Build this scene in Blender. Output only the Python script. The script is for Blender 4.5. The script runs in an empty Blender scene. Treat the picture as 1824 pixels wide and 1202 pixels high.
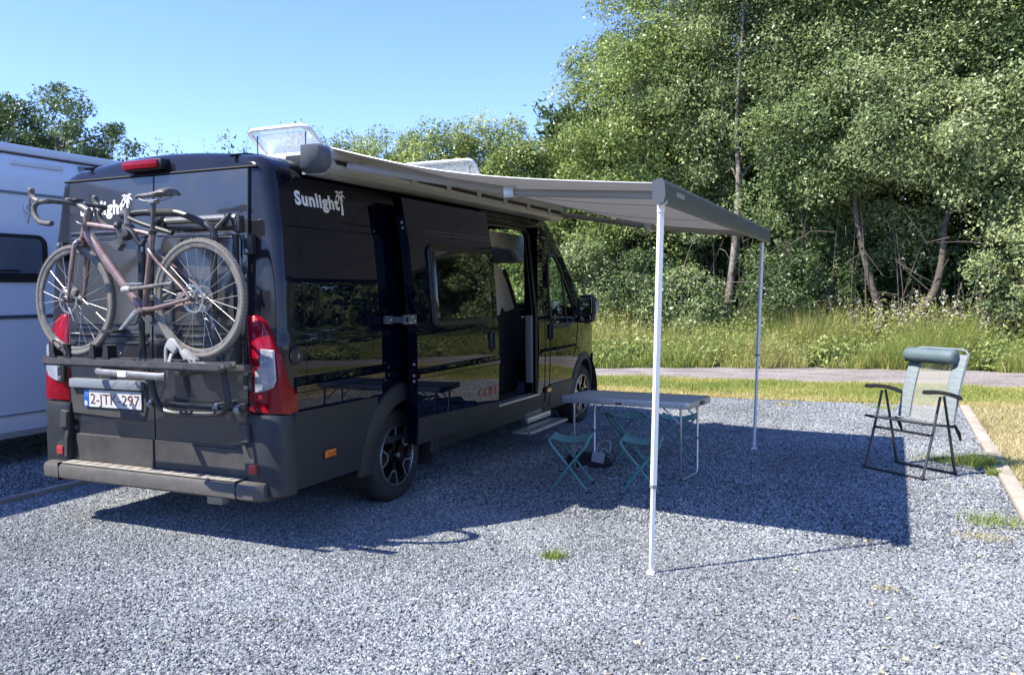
import bpy, bmesh, math, random
import numpy as np
from mathutils import Vector, Matrix
R = math.radians
rng = np.random.default_rng(7)
random.seed(5)
scene = bpy.context.scene
col = scene.collection

# ------------------------------------------------------------------ camera, sky, sun
cam_data = bpy.data.cameras.new('camera')
cam = bpy.data.objects.new('camera', cam_data)
col.objects.link(cam)
CAM = Vector((3.260, -3.908, 1.536))
yaw, pitch, roll = R(-24.41), R(-3.09), R(-0.44)
fwd = Vector((math.sin(yaw)*math.cos(pitch), math.cos(yaw)*math.cos(pitch), math.sin(pitch)))
rt = Vector((math.cos(yaw), -math.sin(yaw), 0)); up = rt.cross(fwd)
rt2 = rt*math.cos(roll)+up*math.sin(roll); up2 = -rt*math.sin(roll)+up*math.cos(roll)
m = Matrix((rt2, up2, -fwd)).transposed().to_4x4(); m.translation = CAM
cam.matrix_world = m
cam_data.sensor_width = 36; cam_data.lens = 29.585
cam_data.clip_start = 0.05; cam_data.clip_end = 2000
scene.camera = cam

SUN = Vector((-0.575, -0.59, 1.0)).normalized()
world = bpy.data.worlds.new('World'); scene.world = world; world.use_nodes = True
wn = world.node_tree.nodes; wl = world.node_tree.links
bg = wn['Background']
sky = wn.new('ShaderNodeTexSky'); sky.sky_type = 'NISHITA'; sky.sun_disc = False
sky.sun_elevation = math.asin(SUN.z); sky.sun_rotation = math.atan2(SUN.x, SUN.y)
sky.air_density = 1.1; sky.dust_density = 0.0; sky.ozone_density = 4.0; sky.altitude = 100
hue = wn.new('ShaderNodeMix'); hue.data_type = 'RGBA'; hue.blend_type = 'MULTIPLY'; hue.inputs[0].default_value = 1
hue.inputs[7].default_value = (0.62, 0.655, 0.95, 1)
wl.new(sky.outputs[0], hue.inputs[6]); wl.new(hue.outputs[2], bg.inputs[0]); bg.inputs[1].default_value = 0.15
sd = bpy.data.lights.new('sun', 'SUN'); sd.energy = 4.2; sd.angle = R(0.53); sd.color = (1.0, 0.945, 0.84)
so = bpy.data.objects.new('sun', sd); col.objects.link(so); so.location = (0, 0, 30)
so.rotation_euler = SUN.to_track_quat('Z', 'Y').to_euler()
vs = scene.view_settings
vs.view_transform = 'Standard'; vs.look = 'None'; vs.gamma = 1; vs.use_curve_mapping = False
vs.exposure = 1.30
scene.render.engine = 'CYCLES'
scene.cycles.max_bounces = 8; scene.cycles.transparent_max_bounces = 12
scene.cycles.caustics_reflective = False; scene.cycles.caustics_refractive = False

# ------------------------------------------------------------------ materials
def mat(name, colr, rough=0.5, metal=0.0, coat=0.0, coat_rough=0.03, spec=0.5, noise=None, col2=None, bump=None, rnoise=None, alpha=None, emit=None, island=None):
    """noise=(scale, contrast) mixes colr/col2; bump=(scale, strength, distance); rnoise=(scale, lo, hi)"""
    m = bpy.data.materials.new(name); m.use_nodes = True
    nt = m.node_tree; N = nt.nodes; L = nt.links
    b = N['Principled BSDF']
    b.inputs['Base Color'].default_value = (*colr, 1)
    b.inputs['Roughness'].default_value = rough; b.inputs['Metallic'].default_value = metal
    b.inputs['Coat Weight'].default_value = coat; b.inputs['Coat Roughness'].default_value = coat_rough
    b.inputs['Specular IOR Level'].default_value = spec
    tc = N.new('ShaderNodeTexCoord')
    if noise:
        n = N.new('ShaderNodeTexNoise'); n.inputs['Scale'].default_value = noise[0]; n.inputs['Detail'].default_value = 8
        n.inputs['Roughness'].default_value = 0.65
        L.new(tc.outputs['Object'], n.inputs['Vector'])
        r = N.new('ShaderNodeMapRange'); r.inputs[1].default_value = 0.5-noise[1]; r.inputs[2].default_value = 0.5+noise[1]
        L.new(n.outputs[0], r.inputs[0])
        mx = N.new('ShaderNodeMix'); mx.data_type = 'RGBA'
        mx.inputs[6].default_value = (*colr, 1); mx.inputs[7].default_value = (*(col2 or [c*.6 for c in colr]), 1)
        L.new(r.outputs[0], mx.inputs[0]); L.new(mx.outputs[2], b.inputs['Base Color'])
    if rnoise:
        n = N.new('ShaderNodeTexNoise'); n.inputs['Scale'].default_value = rnoise[0]; n.inputs['Detail'].default_value = 6
        L.new(tc.outputs['Object'], n.inputs['Vector'])
        r = N.new('ShaderNodeMapRange'); r.inputs[1].default_value = .35; r.inputs[2].default_value = .68
        r.inputs[3].default_value = rnoise[1]; r.inputs[4].default_value = rnoise[2]
        L.new(n.outputs[0], r.inputs[0]); L.new(r.outputs[0], b.inputs['Roughness'])
    if bump:
        n = N.new('ShaderNodeTexNoise'); n.inputs['Scale'].default_value = bump[0]; n.inputs['Detail'].default_value = 6
        L.new(tc.outputs['Object'], n.inputs['Vector'])
        bp = N.new('ShaderNodeBump'); bp.inputs['Strength'].default_value = bump[1]; bp.inputs['Distance'].default_value = bump[2]
        L.new(n.outputs[0], bp.inputs['Height']); L.new(bp.outputs[0], b.inputs['Normal'])
    return m

def glass_mat(name, tint=(0.55, .6, .62), through=0.6, rough=0.0):
    m = bpy.data.materials.new(name); m.use_nodes = True
    nt = m.node_tree; N = nt.nodes; L = nt.links; N.clear()
    o = N.new('ShaderNodeOutputMaterial'); t = N.new('ShaderNodeBsdfTransparent'); g = N.new('ShaderNodeBsdfGlossy')
    t.inputs[0].default_value = (*tint, 1); g.inputs['Roughness'].default_value = rough
    f = N.new('ShaderNodeFresnel')
    ge = N.new('ShaderNodeNewGeometry'); im = N.new('ShaderNodeMath'); im.operation = 'MULTIPLY_ADD'; im.inputs[1].default_value = 1/1.5-1.5; im.inputs[2].default_value = 1.5
    L.new(ge.outputs['Backfacing'], im.inputs[0]); L.new(im.outputs[0], f.inputs[0])
    mx = N.new('ShaderNodeMixShader'); L.new(f.outputs[0], mx.inputs[0]); L.new(t.outputs[0], mx.inputs[1]); L.new(g.outputs[0], mx.inputs[2])
    L.new(mx.outputs[0], o.inputs[0])
    return m

M = {}
M['paint'] = mat('black_metallic_paint', (0.0009, 0.0022, 0.0095), 0.4, 0.0, coat=1.0, coat_rough=0.012, spec=0.0, rnoise=(2.5, .35, .5))
M['paint'].node_tree.nodes['Principled BSDF'].inputs['Coat IOR'].default_value = 1.42
def dusty_back(m):
    N = m.node_tree.nodes; L = m.node_tree.links; b = N['Principled BSDF']
    tc = N.new('ShaderNodeTexCoord'); sx = N.new('ShaderNodeSeparateXYZ'); L.new(tc.outputs['Object'], sx.inputs[0])
    mr = N.new('ShaderNodeMapRange'); mr.inputs[1].default_value = -2.70; mr.inputs[2].default_value = -2.86
    n = N.new('ShaderNodeTexNoise'); n.inputs['Scale'].default_value = 6; n.inputs['Detail'].default_value = 8; L.new(tc.outputs['Object'], n.inputs['Vector'])
    ad = N.new('ShaderNodeMath'); ad.operation = 'MULTIPLY_ADD'; ad.inputs[1].default_value = .10; L.new(n.outputs[0], ad.inputs[0]); L.new(sx.outputs[1], ad.inputs[2])
    sb = N.new('ShaderNodeMath'); sb.operation = 'SUBTRACT'; sb.inputs[1].default_value = .05; L.new(ad.outputs[0], sb.inputs[0]); L.new(sb.outputs[0], mr.inputs[0])
    mx = N.new('ShaderNodeMix'); mx.data_type = 'RGBA'; mx.inputs[6].default_value = b.inputs['Base Color'].default_value; mx.inputs[7].default_value = (.018, .018, .023, 1)
    L.new(mr.outputs[0], mx.inputs[0]); L.new(mx.outputs[2], b.inputs['Base Color'])
    c = N.new('ShaderNodeMapRange'); c.inputs[3].default_value = .012; c.inputs[4].default_value = .10; L.new(mr.outputs[0], c.inputs[0]); L.new(c.outputs[0], b.inputs['Coat Roughness'])
dusty_back(M['paint'])
M['paint_rear'] = mat('dusty_black_paint', (0.009, 0.010, 0.015), 0.3, 0.0, coat=1.0, coat_rough=0.05, noise=(2.2, .2), col2=(0.022, .021, .021), rnoise=(5, .25, .5), bump=(260, .05, .0008))
M['dust_glass'] = None
M['plastic'] = mat('charcoal_plastic', (0.014, 0.016, 0.020), 0.5, noise=(7, .25), col2=(0.024, .026, .029), bump=(420, .12, .0006))
M['plastic_worn'] = mat('dusty_grey_plastic', (0.030, 0.029, 0.028), 0.6, noise=(6, .22), col2=(0.066, .062, .056), bump=(300, .15, .0008))
M['step_plastic'] = mat('scuffed_step_plastic', (0.045, 0.042, 0.039), 0.6, noise=(11, .3), col2=(0.12, .11, .097), bump=(120, .25, .0015))
M['tread_beige'] = mat('sunlit_worn_step_top', (0.36, 0.33, 0.28), 0.7, noise=(12, .2), col2=(0.20, .185, .16))  # worn plastic, lightened so the sun on the step top is in the colour
M['rubber'] = mat('black_rubber', (0.012, 0.012, 0.013), 0.75, noise=(20, .25), col2=(0.025, .024, .022), bump=(150, .2, .001))
M['tyre'] = mat('tyre_rubber', (0.016, 0.016, 0.017), 0.8, noise=(9, .2), col2=(0.034, .033, .031), bump=(120, .25, .0015))
M['seam'] = mat('shut_line_black', (0.002, 0.002, 0.002), 0.7)
M['seal'] = mat('window_seal_rubber', (0.006, 0.006, 0.007), 0.45)
M['rim_black'] = mat('gloss_black_rim', (0.006, 0.006, 0.007), 0.25)
M['rim_silver'] = mat('machined_alloy', (0.62, 0.62, 0.64), 0.28, 0.9)
M['red_lens'] = mat('red_lamp_lens', (0.27, 0.002, 0.012), 0.22, spec=.2, coat=.35, noise=(9, .22), col2=(0.17, .001, .008), bump=(38, .3, .004))
M['red_dark'] = mat('red_reflector', (0.28, 0.010, 0.014), 0.3, noise=(60, .2), col2=(0.5, .08, .07))
M['clear_lens'] = mat('clear_lamp_lens', (0.40, 0.42, 0.46), 0.10, coat=1.0, noise=(9, .22), col2=(0.20, .22, .26), bump=(30, .3, .004))
M['amber'] = mat('amber_lens', (0.75, 0.19, 0.015), 0.2, coat=.8, noise=(50, .2), col2=(0.4, .08, .01))
M['white_print'] = mat('white_vinyl', (0.82, 0.83, 0.84), 0.4, noise=(30, .3), col2=(0.72, .72, .73))
M['red_print'] = mat('red_vinyl', (0.42, 0.05, 0.04), 0.4)
M['plate_white'] = mat('number_plate_white', (0.60, 0.60, 0.59), 0.35, noise=(18, .25), col2=(0.45, .44, .41))
M['plate_red'] = mat('number_plate_ink', (0.10, 0.02, 0.025), 0.4)
M['plate_blue'] = mat('number_plate_blue', (0.02, 0.09, 0.40), 0.35)
M['white_paint'] = mat('white_motorhome_gelcoat', (0.80, 0.81, 0.83), 0.22, coat=.6, coat_rough=.06, noise=(1.2, .25), col2=(0.74, .75, .77), bump=(1.6, .10, .02))
M['trim_grey'] = mat('grey_trim', (0.20, 0.22, 0.25), 0.4)
M['alu'] = mat('anodised_aluminium', (0.62, 0.63, 0.64), 0.35, 0.75, noise=(12, .3), col2=(0.52, .53, .54))
M['alu_white'] = mat('white_powder_coat', (0.80, 0.80, 0.79), 0.35, noise=(14, .3), col2=(0.73, .73, .71))
M['case_white'] = mat('awning_case_cream', (0.34, 0.335, 0.325), 0.35, noise=(4, .3), col2=(0.29, .288, .28))
M['anthracite'] = mat('anthracite_powder_coat', (0.085, 0.095, 0.105), 0.42, noise=(12, .3), col2=(0.07, .078, .088))
M['dark_metal'] = mat('black_powder_coat', (0.014, 0.015, 0.017), 0.38, noise=(20, .3), col2=(0.03, .03, .03))
M['dark_metal_dusty'] = mat('dusty_black_tube', (0.03, 0.03, 0.032), 0.45, noise=(16, .2), col2=(0.085, .082, .078))
M['chair_metal'] = mat('graphite_tube', (0.05, 0.055, 0.065), 0.35, 0.4)
M['silver_dusty'] = mat('dusty_silver_metal', (0.42, 0.41, 0.39), 0.4, 0.7, noise=(22, .2), col2=(0.25, .24, .22))
M['bike_paint'] = mat('dusty_plum_frame_paint', (0.15, 0.068, 0.072), 0.4, 0.25, coat=.5, coat_rough=.2, noise=(14, .2), col2=(0.24, .19, .16))
M['bike_dark'] = mat('dusty_dark_carbon', (0.03, 0.028, 0.027), 0.5, noise=(22, .18), col2=(0.22, .20, .175))
M['bike_tyre'] = mat('dusty_bicycle_tyre', (0.18, 0.165, 0.145), 0.9, noise=(20, .2), col2=(0.14, .13, .115), bump=(260, .5, .003))
M['bike_rim'] = mat('dusty_rim', (0.07, 0.067, 0.063), 0.45, 0.2, noise=(22, .2), col2=(0.24, .22, .195))
M['bar_tape'] = mat('dusty_bar_tape', (0.035, 0.034, 0.034), 0.7, noise=(20, .2), col2=(0.15, .14, .125), bump=(120, .35, .002))
M['spoke'] = mat('steel_spoke', (0.62, 0.61, 0.58), 0.35, 0.6)
M['steel'] = mat('brushed_steel', (0.50, 0.50, 0.49), 0.32, 0.9, noise=(40, .2), col2=(0.24, .23, .22))
M['cradle'] = mat('scuffed_white_cradle', (0.38, 0.38, 0.37), 0.4, noise=(22, .2), col2=(0.24, .235, .22))
M['stool_green'] = mat('teal_green_canvas', (0.14, 0.30, 0.28), 0.85, noise=(60, .3), col2=(0.115, .26, .24), bump=(500, .3, .001))
M['stool_leg'] = mat('green_enamel_tube', (0.09, 0.24, 0.22), 0.4)
M['table_top'] = mat('grey_laminate', (0.40, 0.42, 0.46), 0.38, noise=(45, .3), col2=(0.36, .38, .42))
M['table_rim'] = mat('satin_aluminium_rim', (0.42, 0.43, 0.46), 0.38, 0.6)
M['pad'] = mat('slate_blue_cushion', (0.115, 0.16, 0.17), 0.6, noise=(7, .25), col2=(0.09, .13, .14), bump=(16, .35, .012))
M['padding'] = mat('pale_blue_padding', (0.215, 0.25, 0.26), 0.7, noise=(22, .25), col2=(0.165, .195, .205), bump=(30, .45, .015))
M['white_board'] = mat('white_cabinet', (0.78, 0.77, 0.75), 0.5)
M['seat_cloth'] = mat('beige_seat_cloth', (0.50, 0.47, 0.42), 0.8, noise=(30, .3), col2=(0.45, .42, .37))
M['seat_dark'] = mat('dark_seat_cloth', (0.02, 0.021, 0.025), 0.8, noise=(30, .3))
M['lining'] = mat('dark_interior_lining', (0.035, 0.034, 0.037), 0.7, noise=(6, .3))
M['wood_edge'] = mat('weathered_timber', (0.33, 0.27, 0.21), 0.8, noise=(7, .22), col2=(0.46, .40, .33), bump=(60, .4, .004))
M['wood_grey'] = mat('grey_weathered_timber', (0.24, 0.20, 0.18), 0.8, noise=(7, .22), col2=(0.32, .28, .25), bump=(60, .4, .004))
M['birch'] = mat('pale_birch_bark', (0.30, 0.26, 0.22), 0.85, noise=(4.5, .10), col2=(0.06, .05, .04), bump=(12, .6, .03))
M['bark'] = mat('brown_bark', (0.15, 0.125, 0.10), 0.9, noise=(6, .2), col2=(0.05, .038, .03), bump=(14, .7, .04))
M['twig'] = mat('grey_brown_twig', (0.20, 0.16, 0.12), 0.9, noise=(3, .25), col2=(0.09, .07, .055))
M['bag'] = mat('black_nylon', (0.012, 0.013, 0.018), 0.7, noise=(12, .3), bump=(30, .5, .01))
M['cord'] = mat('pale_cord', (0.45, 0.42, 0.42), 0.7)
M['paper'] = mat('white_card', (0.35, 0.36, 0.37), 0.6)
M['mesh_win'] = mat('tinted_acrylic', (0.004, 0.004, 0.005), 0.03, coat=1.0, coat_rough=0.0)
M['headlining'] = mat('pale_headlining', (0.35, .34, .33), .8)
M['glass'] = glass_mat('cab_glass', (0.62, .70, .68))
M['mirror'] = mat('mirror_glass', (0.55, 0.62, 0.72), 0.02, 1.0)  # darker blue tint puts the look of reflected sky into the glass colour

# dusty rear window with a pleated blind behind it
def blind_mat(name, c1, c2, scale, rough, coat):
    m = mat(name, c1, rough, coat=coat, coat_rough=.12)
    N = m.node_tree.nodes; L = m.node_tree.links; b = N['Principled BSDF']
    tc = N.new('ShaderNodeTexCoord'); w = N.new('ShaderNodeTexWave'); w.bands_direction = 'Z'; w.inputs['Scale'].default_value = scale
    w.inputs['Distortion'].default_value = .3
    L.new(tc.outputs['Object'], w.inputs['Vector'])
    n = N.new('ShaderNodeTexNoise'); n.inputs['Scale'].default_value = 3; n.inputs['Detail'].default_value = 8; L.new(tc.outputs['Object'], n.inputs['Vector'])
    a = N.new('ShaderNodeMath'); a.operation = 'MULTIPLY'; L.new(w.outputs['Fac'], a.inputs[0]); L.new(n.outputs[0], a.inputs[1])
    mx = N.new('ShaderNodeMix'); mx.data_type = 'RGBA'; mx.inputs[6].default_value = (*c1, 1); mx.inputs[7].default_value = (*c2, 1)
    L.new(a.outputs[0], mx.inputs[0]); L.new(mx.outputs[2], b.inputs['Base Color'])
    return m
M['dust_glass'] = blind_mat('dusty_rear_glass', (0.025, .024, .023), (0.085, .079, .070), 28, .3, .8)
M['mh_glass'] = blind_mat('motorhome_blind_glass', (0.05, .07, .09), (0.24, .28, .32), 21, .15, 1.0)

def fabric_mat():
    m = bpy.data.materials.new('grey_awning_canvas'); m.use_nodes = True
    N = m.node_tree.nodes; L = m.node_tree.links; N.clear()
    o = N.new('ShaderNodeOutputMaterial'); d = N.new('ShaderNodeBsdfDiffuse'); t = N.new('ShaderNodeBsdfTranslucent')
    tc = N.new('ShaderNodeTexCoord'); mp = N.new('ShaderNodeMapping'); mp.inputs['Scale'].default_value = (1.2, 26, 26)
    n = N.new('ShaderNodeTexNoise'); n.inputs['Scale'].default_value = 3; n.inputs['Detail'].default_value = 6
    L.new(tc.outputs['Object'], mp.inputs[0]); L.new(mp.outputs[0], n.inputs['Vector'])
    cr = N.new('ShaderNodeValToRGB'); cr.color_ramp.elements[0].position = .3; cr.color_ramp.elements[1].position = .7
    cr.color_ramp.elements[0].color = (0.175, .175, .18, 1); cr.color_ramp.elements[1].color = (0.245, .245, .24, 1)
    L.new(n.outputs[0], cr.inputs[0]); L.new(cr.outputs[0], d.inputs[0])
    t.inputs[0].default_value = (0.40, .38, .345, 1)
    mx = N.new('ShaderNodeMixShader'); mx.inputs[0].default_value = .17
    L.new(d.outputs[0], mx.inputs[1]); L.new(t.outputs[0], mx.inputs[2]); L.new(mx.outputs[0], o.inputs[0])
    return m
M['fabric'] = fabric_mat()

def mesh_cloth():
    m = bpy.data.materials.new('see_through_mesh_cloth'); m.use_nodes = True
    N = m.node_tree.nodes; L = m.node_tree.links; N.clear()
    o = N.new('ShaderNodeOutputMaterial'); d = N.new('ShaderNodeBsdfDiffuse'); t = N.new('ShaderNodeBsdfTransparent')
    d.inputs[0].default_value = (0.32, .32, .29, 1)
    mx = N.new('ShaderNodeMixShader'); mx.inputs[0].default_value = .54
    L.new(d.outputs[0], mx.inputs[1]); L.new(t.outputs[0], mx.inputs[2]); L.new(mx.outputs[0], o.inputs[0])
    return m
M['mesh_cloth'] = mesh_cloth()

def vent_mat():
    m = bpy.data.materials.new('milky_acrylic_lid'); m.use_nodes = True
    N = m.node_tree.nodes; L = m.node_tree.links; N.clear()
    o = N.new('ShaderNodeOutputMaterial'); d = N.new('ShaderNodeBsdfDiffuse'); t = N.new('ShaderNodeBsdfTransparent'); g = N.new('ShaderNodeBsdfGlossy')
    d.inputs[0].default_value = (0.85, .86, .88, 1); g.inputs[1].default_value = .08
    tl = N.new('ShaderNodeBsdfTranslucent'); tl.inputs[0].default_value = (.8, .82, .85, 1); m0 = N.new('ShaderNodeMixShader'); m0.inputs[0].default_value = .75
    L.new(d.outputs[0], m0.inputs[1]); L.new(tl.outputs[0], m0.inputs[2])
    mx = N.new('ShaderNodeMixShader'); mx.inputs[0].default_value = .80
    L.new(m0.outputs[0], mx.inputs[1]); L.new(t.outputs[0], mx.inputs[2])
    f = N.new('ShaderNodeFresnel'); m2 = N.new('ShaderNodeMixShader')
    ge = N.new('ShaderNodeNewGeometry'); im = N.new('ShaderNodeMath'); im.operation = 'MULTIPLY_ADD'; im.inputs[1].default_value = 1/1.5-1.5; im.inputs[2].default_value = 1.5
    L.new(ge.outputs['Backfacing'], im.inputs[0]); L.new(im.outputs[0], f.inputs[0])
    L.new(f.outputs[0], m2.inputs[0]); L.new(mx.outputs[0], m2.inputs[1]); L.new(g.outputs[0], m2.inputs[2]); L.new(m2.outputs[0], o.inputs[0])
    return m
M['vent'] = vent_mat()

def leaf_mat(name, c1, c2, c3, trans=0.25, gloss=0.35):
    """three leaf colours picked by a per-leaf random value"""
    m = bpy.data.materials.new(name); m.use_nodes = True
    N = m.node_tree.nodes; L = m.node_tree.links
    b = N['Principled BSDF']; o = [n for n in N if n.type == 'OUTPUT_MATERIAL'][0]
    at = N.new('ShaderNodeAttribute'); at.attribute_name = 'tint'
    cr = N.new('ShaderNodeValToRGB'); e = cr.color_ramp.elements
    e[0].position = 0; e[0].color = (*c1, 1); e[1].position = 1; e[1].color = (*c3, 1)
    k = e.new(.5); k.color = (*c2, 1)
    L.new(at.outputs['Fac'], cr.inputs[0]); L.new(cr.outputs[0], b.inputs['Base Color'])
    b.inputs['Roughness'].default_value = gloss; b.inputs['Specular IOR Level'].default_value = .35
    t = N.new('ShaderNodeBsdfTranslucent'); L.new(cr.outputs[0], t.inputs[0])
    mx = N.new('ShaderNodeMixShader'); mx.inputs[0].default_value = trans
    L.new(b.outputs[0], mx.inputs[1]); L.new(t.outputs[0], mx.inputs[2]); L.new(mx.outputs[0], o.inputs[0])
    return m
M['leaf_a'] = leaf_mat('mid_green_leaves', (0.105, .155, .055), (0.20, .265, .095), (0.345, .40, .175))
M['leaf_b'] = leaf_mat('olive_green_leaves', (0.12, .17, .065), (0.24, .30, .12), (0.43, .47, .23))
M['leaf_c'] = leaf_mat('yellow_green_leaves', (0.135, .195, .052), (0.27, .34, .095), (0.45, .49, .18))
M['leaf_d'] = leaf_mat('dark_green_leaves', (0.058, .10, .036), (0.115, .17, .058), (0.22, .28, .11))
M['grass'] = leaf_mat('grass_blades', (0.17, .25, .050), (0.34, .37, .09), (0.62, .51, .24), .3, .5)
M['dry_grass'] = leaf_mat('dry_grass_blades', (0.24, .26, .08), (0.50, .43, .22), (0.68, .58, .36), .3, .5)
M['weed'] = leaf_mat('weed_leaves', (0.17, .24, .070), (0.36, .40, .13), (0.58, .53, .26), .35, .45)
M['flower'] = mat('pale_flower_heads', (0.36, .35, .26), .8)
M['straw'] = mat('dry_straw', (0.42, .34, .2), .8)

# ------------------------------------------------------------------ object helpers
def tag(o, label=None, cat=None, group=None, kind=None):
    if label: o['label'] = label
    if cat: o['category'] = cat
    if group: o['group'] = group
    if kind: o['kind'] = kind
    return o
def thing(name, label, cat, loc=(0, 0, 0), group=None):
    o = bpy.data.objects.new(name, None); col.objects.link(o); o.location = loc; o.empty_display_size = .2
    return tag(o, label, cat, group)
def root_loc(p):
    while p.parent: p = p.parent
    return Vector(p.location) if p.type == 'EMPTY' else Vector((0, 0, 0))

class MB:
    """collects shapes in world metres and links them as one mesh object"""
    def __init__(s): s.v = []; s.f = []
    def add(s, vs, fs):
        o = len(s.v); s.v += [tuple(p) for p in vs]; s.f += [tuple(i+o for i in f) for f in fs]; return s
    def box(s, lo, hi, ch=0.0, rot=None, piv=None):
        lo = Vector(lo); hi = Vector(hi)
        if ch <= 0:
            vs = [Vector((x, y, z)) for x in (lo.x, hi.x) for y in (lo.y, hi.y) for z in (lo.z, hi.z)]
            fs = [(0, 1, 3, 2), (4, 6, 7, 5), (0, 4, 5, 1), (2, 3, 7, 6), (0, 2, 6, 4), (1, 5, 7, 3)]
        else:
            bm = bmesh.new(); bmesh.ops.create_cube(bm, size=1)
            for v in bm.verts: v.co = Vector((lo[i]+(v.co[i]+.5)*(hi[i]-lo[i]) for i in range(3)))
            bmesh.ops.bevel(bm, geom=bm.edges[:], offset=min(ch, *(abs(hi[i]-lo[i])*.45 for i in range(3))), segments=2, affect='EDGES', profile=.6)
            vs = [v.co.copy() for v in bm.verts]; fs = [[v.index for v in f.verts] for f in bm.faces]; bm.free()
        if rot is not None:
            piv = Vector(piv) if piv is not None else (lo+hi)/2
            vs = [rot @ (v-piv)+piv for v in vs]
        return s.add(vs, fs)
    def tube(s, pts, r, n=8, cap=True, closed=False, flat=None):
        """round tube along pts; r scalar or list; flat=(a,b) elliptic scale"""
        P = [Vector(p) for p in pts]; k = len(P); rs = r if hasattr(r, '__len__') else [r]*k
        vs = []; fs = []; prev = None
        for i, p in enumerate(P):
            if closed: t = P[(i+1) % k]-P[i-1]
            else: t = P[min(i+1, k-1)]-P[max(i-1, 0)]
            t.normalize()
            if prev is None:
                a = Vector((0, 0, 1)) if abs(t.z) < .9 else Vector((0, 1, 0))
                u = t.cross(a).normalized()
            else:
                u = (prev-t*prev.dot(t)); u = u.normalized() if u.length > 1e-6 else t.orthogonal().normalized()
            prev = u; w = t.cross(u)
            fu, fw = flat if flat else (1, 1)
            for j in range(n):
                a = 2*math.pi*j/n
                vs.append(p+u*math.cos(a)*rs[i]*fu+w*math.sin(a)*rs[i]*fw)
        m = k if closed else k-1
        for i in range(m):
            for j in range(n):
                a = i*n+j; b = i*n+(j+1) % n; c = ((i+1) % k)*n+(j+1) % n; d = ((i+1) % k)*n+j
                fs.append((a, b, c, d))
        if cap and not closed:
            fs.append(tuple(reversed(range(n)))); fs.append(tuple((k-1)*n+j for j in range(n)))
        return s.add(vs, fs)
    def lathe(s, prof, c, axis, n=32, closed=False):
        """prof = [(radius, along)], about axis through c"""
        ax = Vector(axis).normalized(); u = ax.orthogonal().normalized(); w = ax.cross(u); c = Vector(c)
        vs = []; k = len(prof)
        for r, h in prof:
            for j in range(n):
                a = 2*math.pi*j/n; vs.append(c+ax*h+(u*math.cos(a)+w*math.sin(a))*max(r, 1e-5))
        fs = []
        for i in range(k if closed else k-1):
            i2 = (i+1) % k
            for j in range(n): fs.append((i*n+j, i*n+(j+1) % n, i2*n+(j+1) % n, i2*n+j))
        return s.add(vs, fs)
    def prism(s, pts, o, u, v, d, inset=0.0):
        """polygon pts (a,b) in frame o,u,v pushed along vector d; inset shrinks the far end"""
        o = Vector(o); u = Vector(u); v = Vector(v); d = Vector(d); n = len(pts)
        cx = sum(p[0] for p in pts)/n; cy = sum(p[1] for p in pts)/n
        A = [o+u*a+v*b for a, b in pts]
        def sh(a, c):
            L = abs(a-c); return a if L < 1e-6 else c+(a-c)*(1-min(.9, inset/L))
        B = [o+u*sh(a, cx)+v*sh(b, cy)+d for a, b in pts]
        fs = [tuple(reversed(range(n))), tuple(range(n, 2*n))]+[(i, (i+1) % n, n+(i+1) % n, n+i) for i in range(n)]
        return s.add(A+B, fs)
    def sphere(s, c, r, n=10, sc=(1, 1, 1)):
        c = Vector(c); vs = []; fs = []; m = n//2
        for i in range(m+1):
            t = math.pi*i/m
            for j in range(n):
                a = 2*math.pi*j/n; vs.append(c+Vector((math.sin(t)*math.cos(a)*sc[0], math.sin(t)*math.sin(a)*sc[1], math.cos(t)*sc[2]))*r)
        for i in range(m):
            for j in range(n): fs.append((i*n+j, i*n+(j+1) % n, (i+1)*n+(j+1) % n, (i+1)*n+j))
        return s.add(vs, fs)
    def grid(s, F, us, vs_):
        nu = len(us); nv = len(vs_)
        return s.add([F(u, v) for u in us for v in vs_], [(i*nv+j, (i+1)*nv+j, (i+1)*nv+j+1, i*nv+j+1) for i in range(nu-1) for j in range(nv-1)])
    def build(s, name, mt, parent=None, angle=35, fixn=True, bevel=0):
        loc = root_loc(parent) if parent else Vector((0, 0, 0))
        me = bpy.data.meshes.new(name); me.from_pydata([Vector(p)-loc for p in s.v], [], s.f)
        if fixn:
            bm = bmesh.new(); bm.from_mesh(me); bmesh.ops.remove_doubles(bm, verts=bm.verts, dist=1e-5)
            bmesh.ops.recalc_face_normals(bm, faces=bm.faces); bm.to_mesh(me); bm.free()
        me.materials.append(mt)
        me.polygons.foreach_set('use_smooth', [True]*len(me.polygons)); me.set_sharp_from_angle(angle=R(angle))
        o = bpy.data.objects.new(name, me); col.objects.link(o); o.parent = parent
        if bevel:
            b = o.modifiers.new('bevel', 'BEVEL'); b.width = bevel; b.segments = 2; b.limit_method = 'ANGLE'
        return o

def copy_tree(o, parent=None):
    c = o.copy(); col.objects.link(c); c.parent = parent
    for ch in list(o.children): copy_tree(ch, c)
    return c
def bez(pts, n=6):
    """Catmull-Rom through pts"""
    P = [Vector(p) for p in pts]; out = []
    for i in range(len(P)-1):
        a = P[max(i-1, 0)]; b = P[i]; c = P[i+1]; d = P[min(i+2, len(P)-1)]
        for j in range(n):
            t = j/n; out.append(.5*((2*b)+(c-a)*t+(2*a-5*b+4*c-d)*t*t+(3*b-a-3*c+d)*t**3))
    out.append(P[-1]); return out
def rrect(x0, y0, x1, y1, r, n=4):
    out = []
    for cx, cy, a0 in ((x1-r, y1-r, 0), (x0+r, y1-r, 90), (x0+r, y0+r, 180), (x1-r, y0+r, 270)):
        for i in range(n+1):
            a = R(a0+90*i/n); out.append((cx+r*math.cos(a), cy+r*math.sin(a)))
    return out
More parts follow.
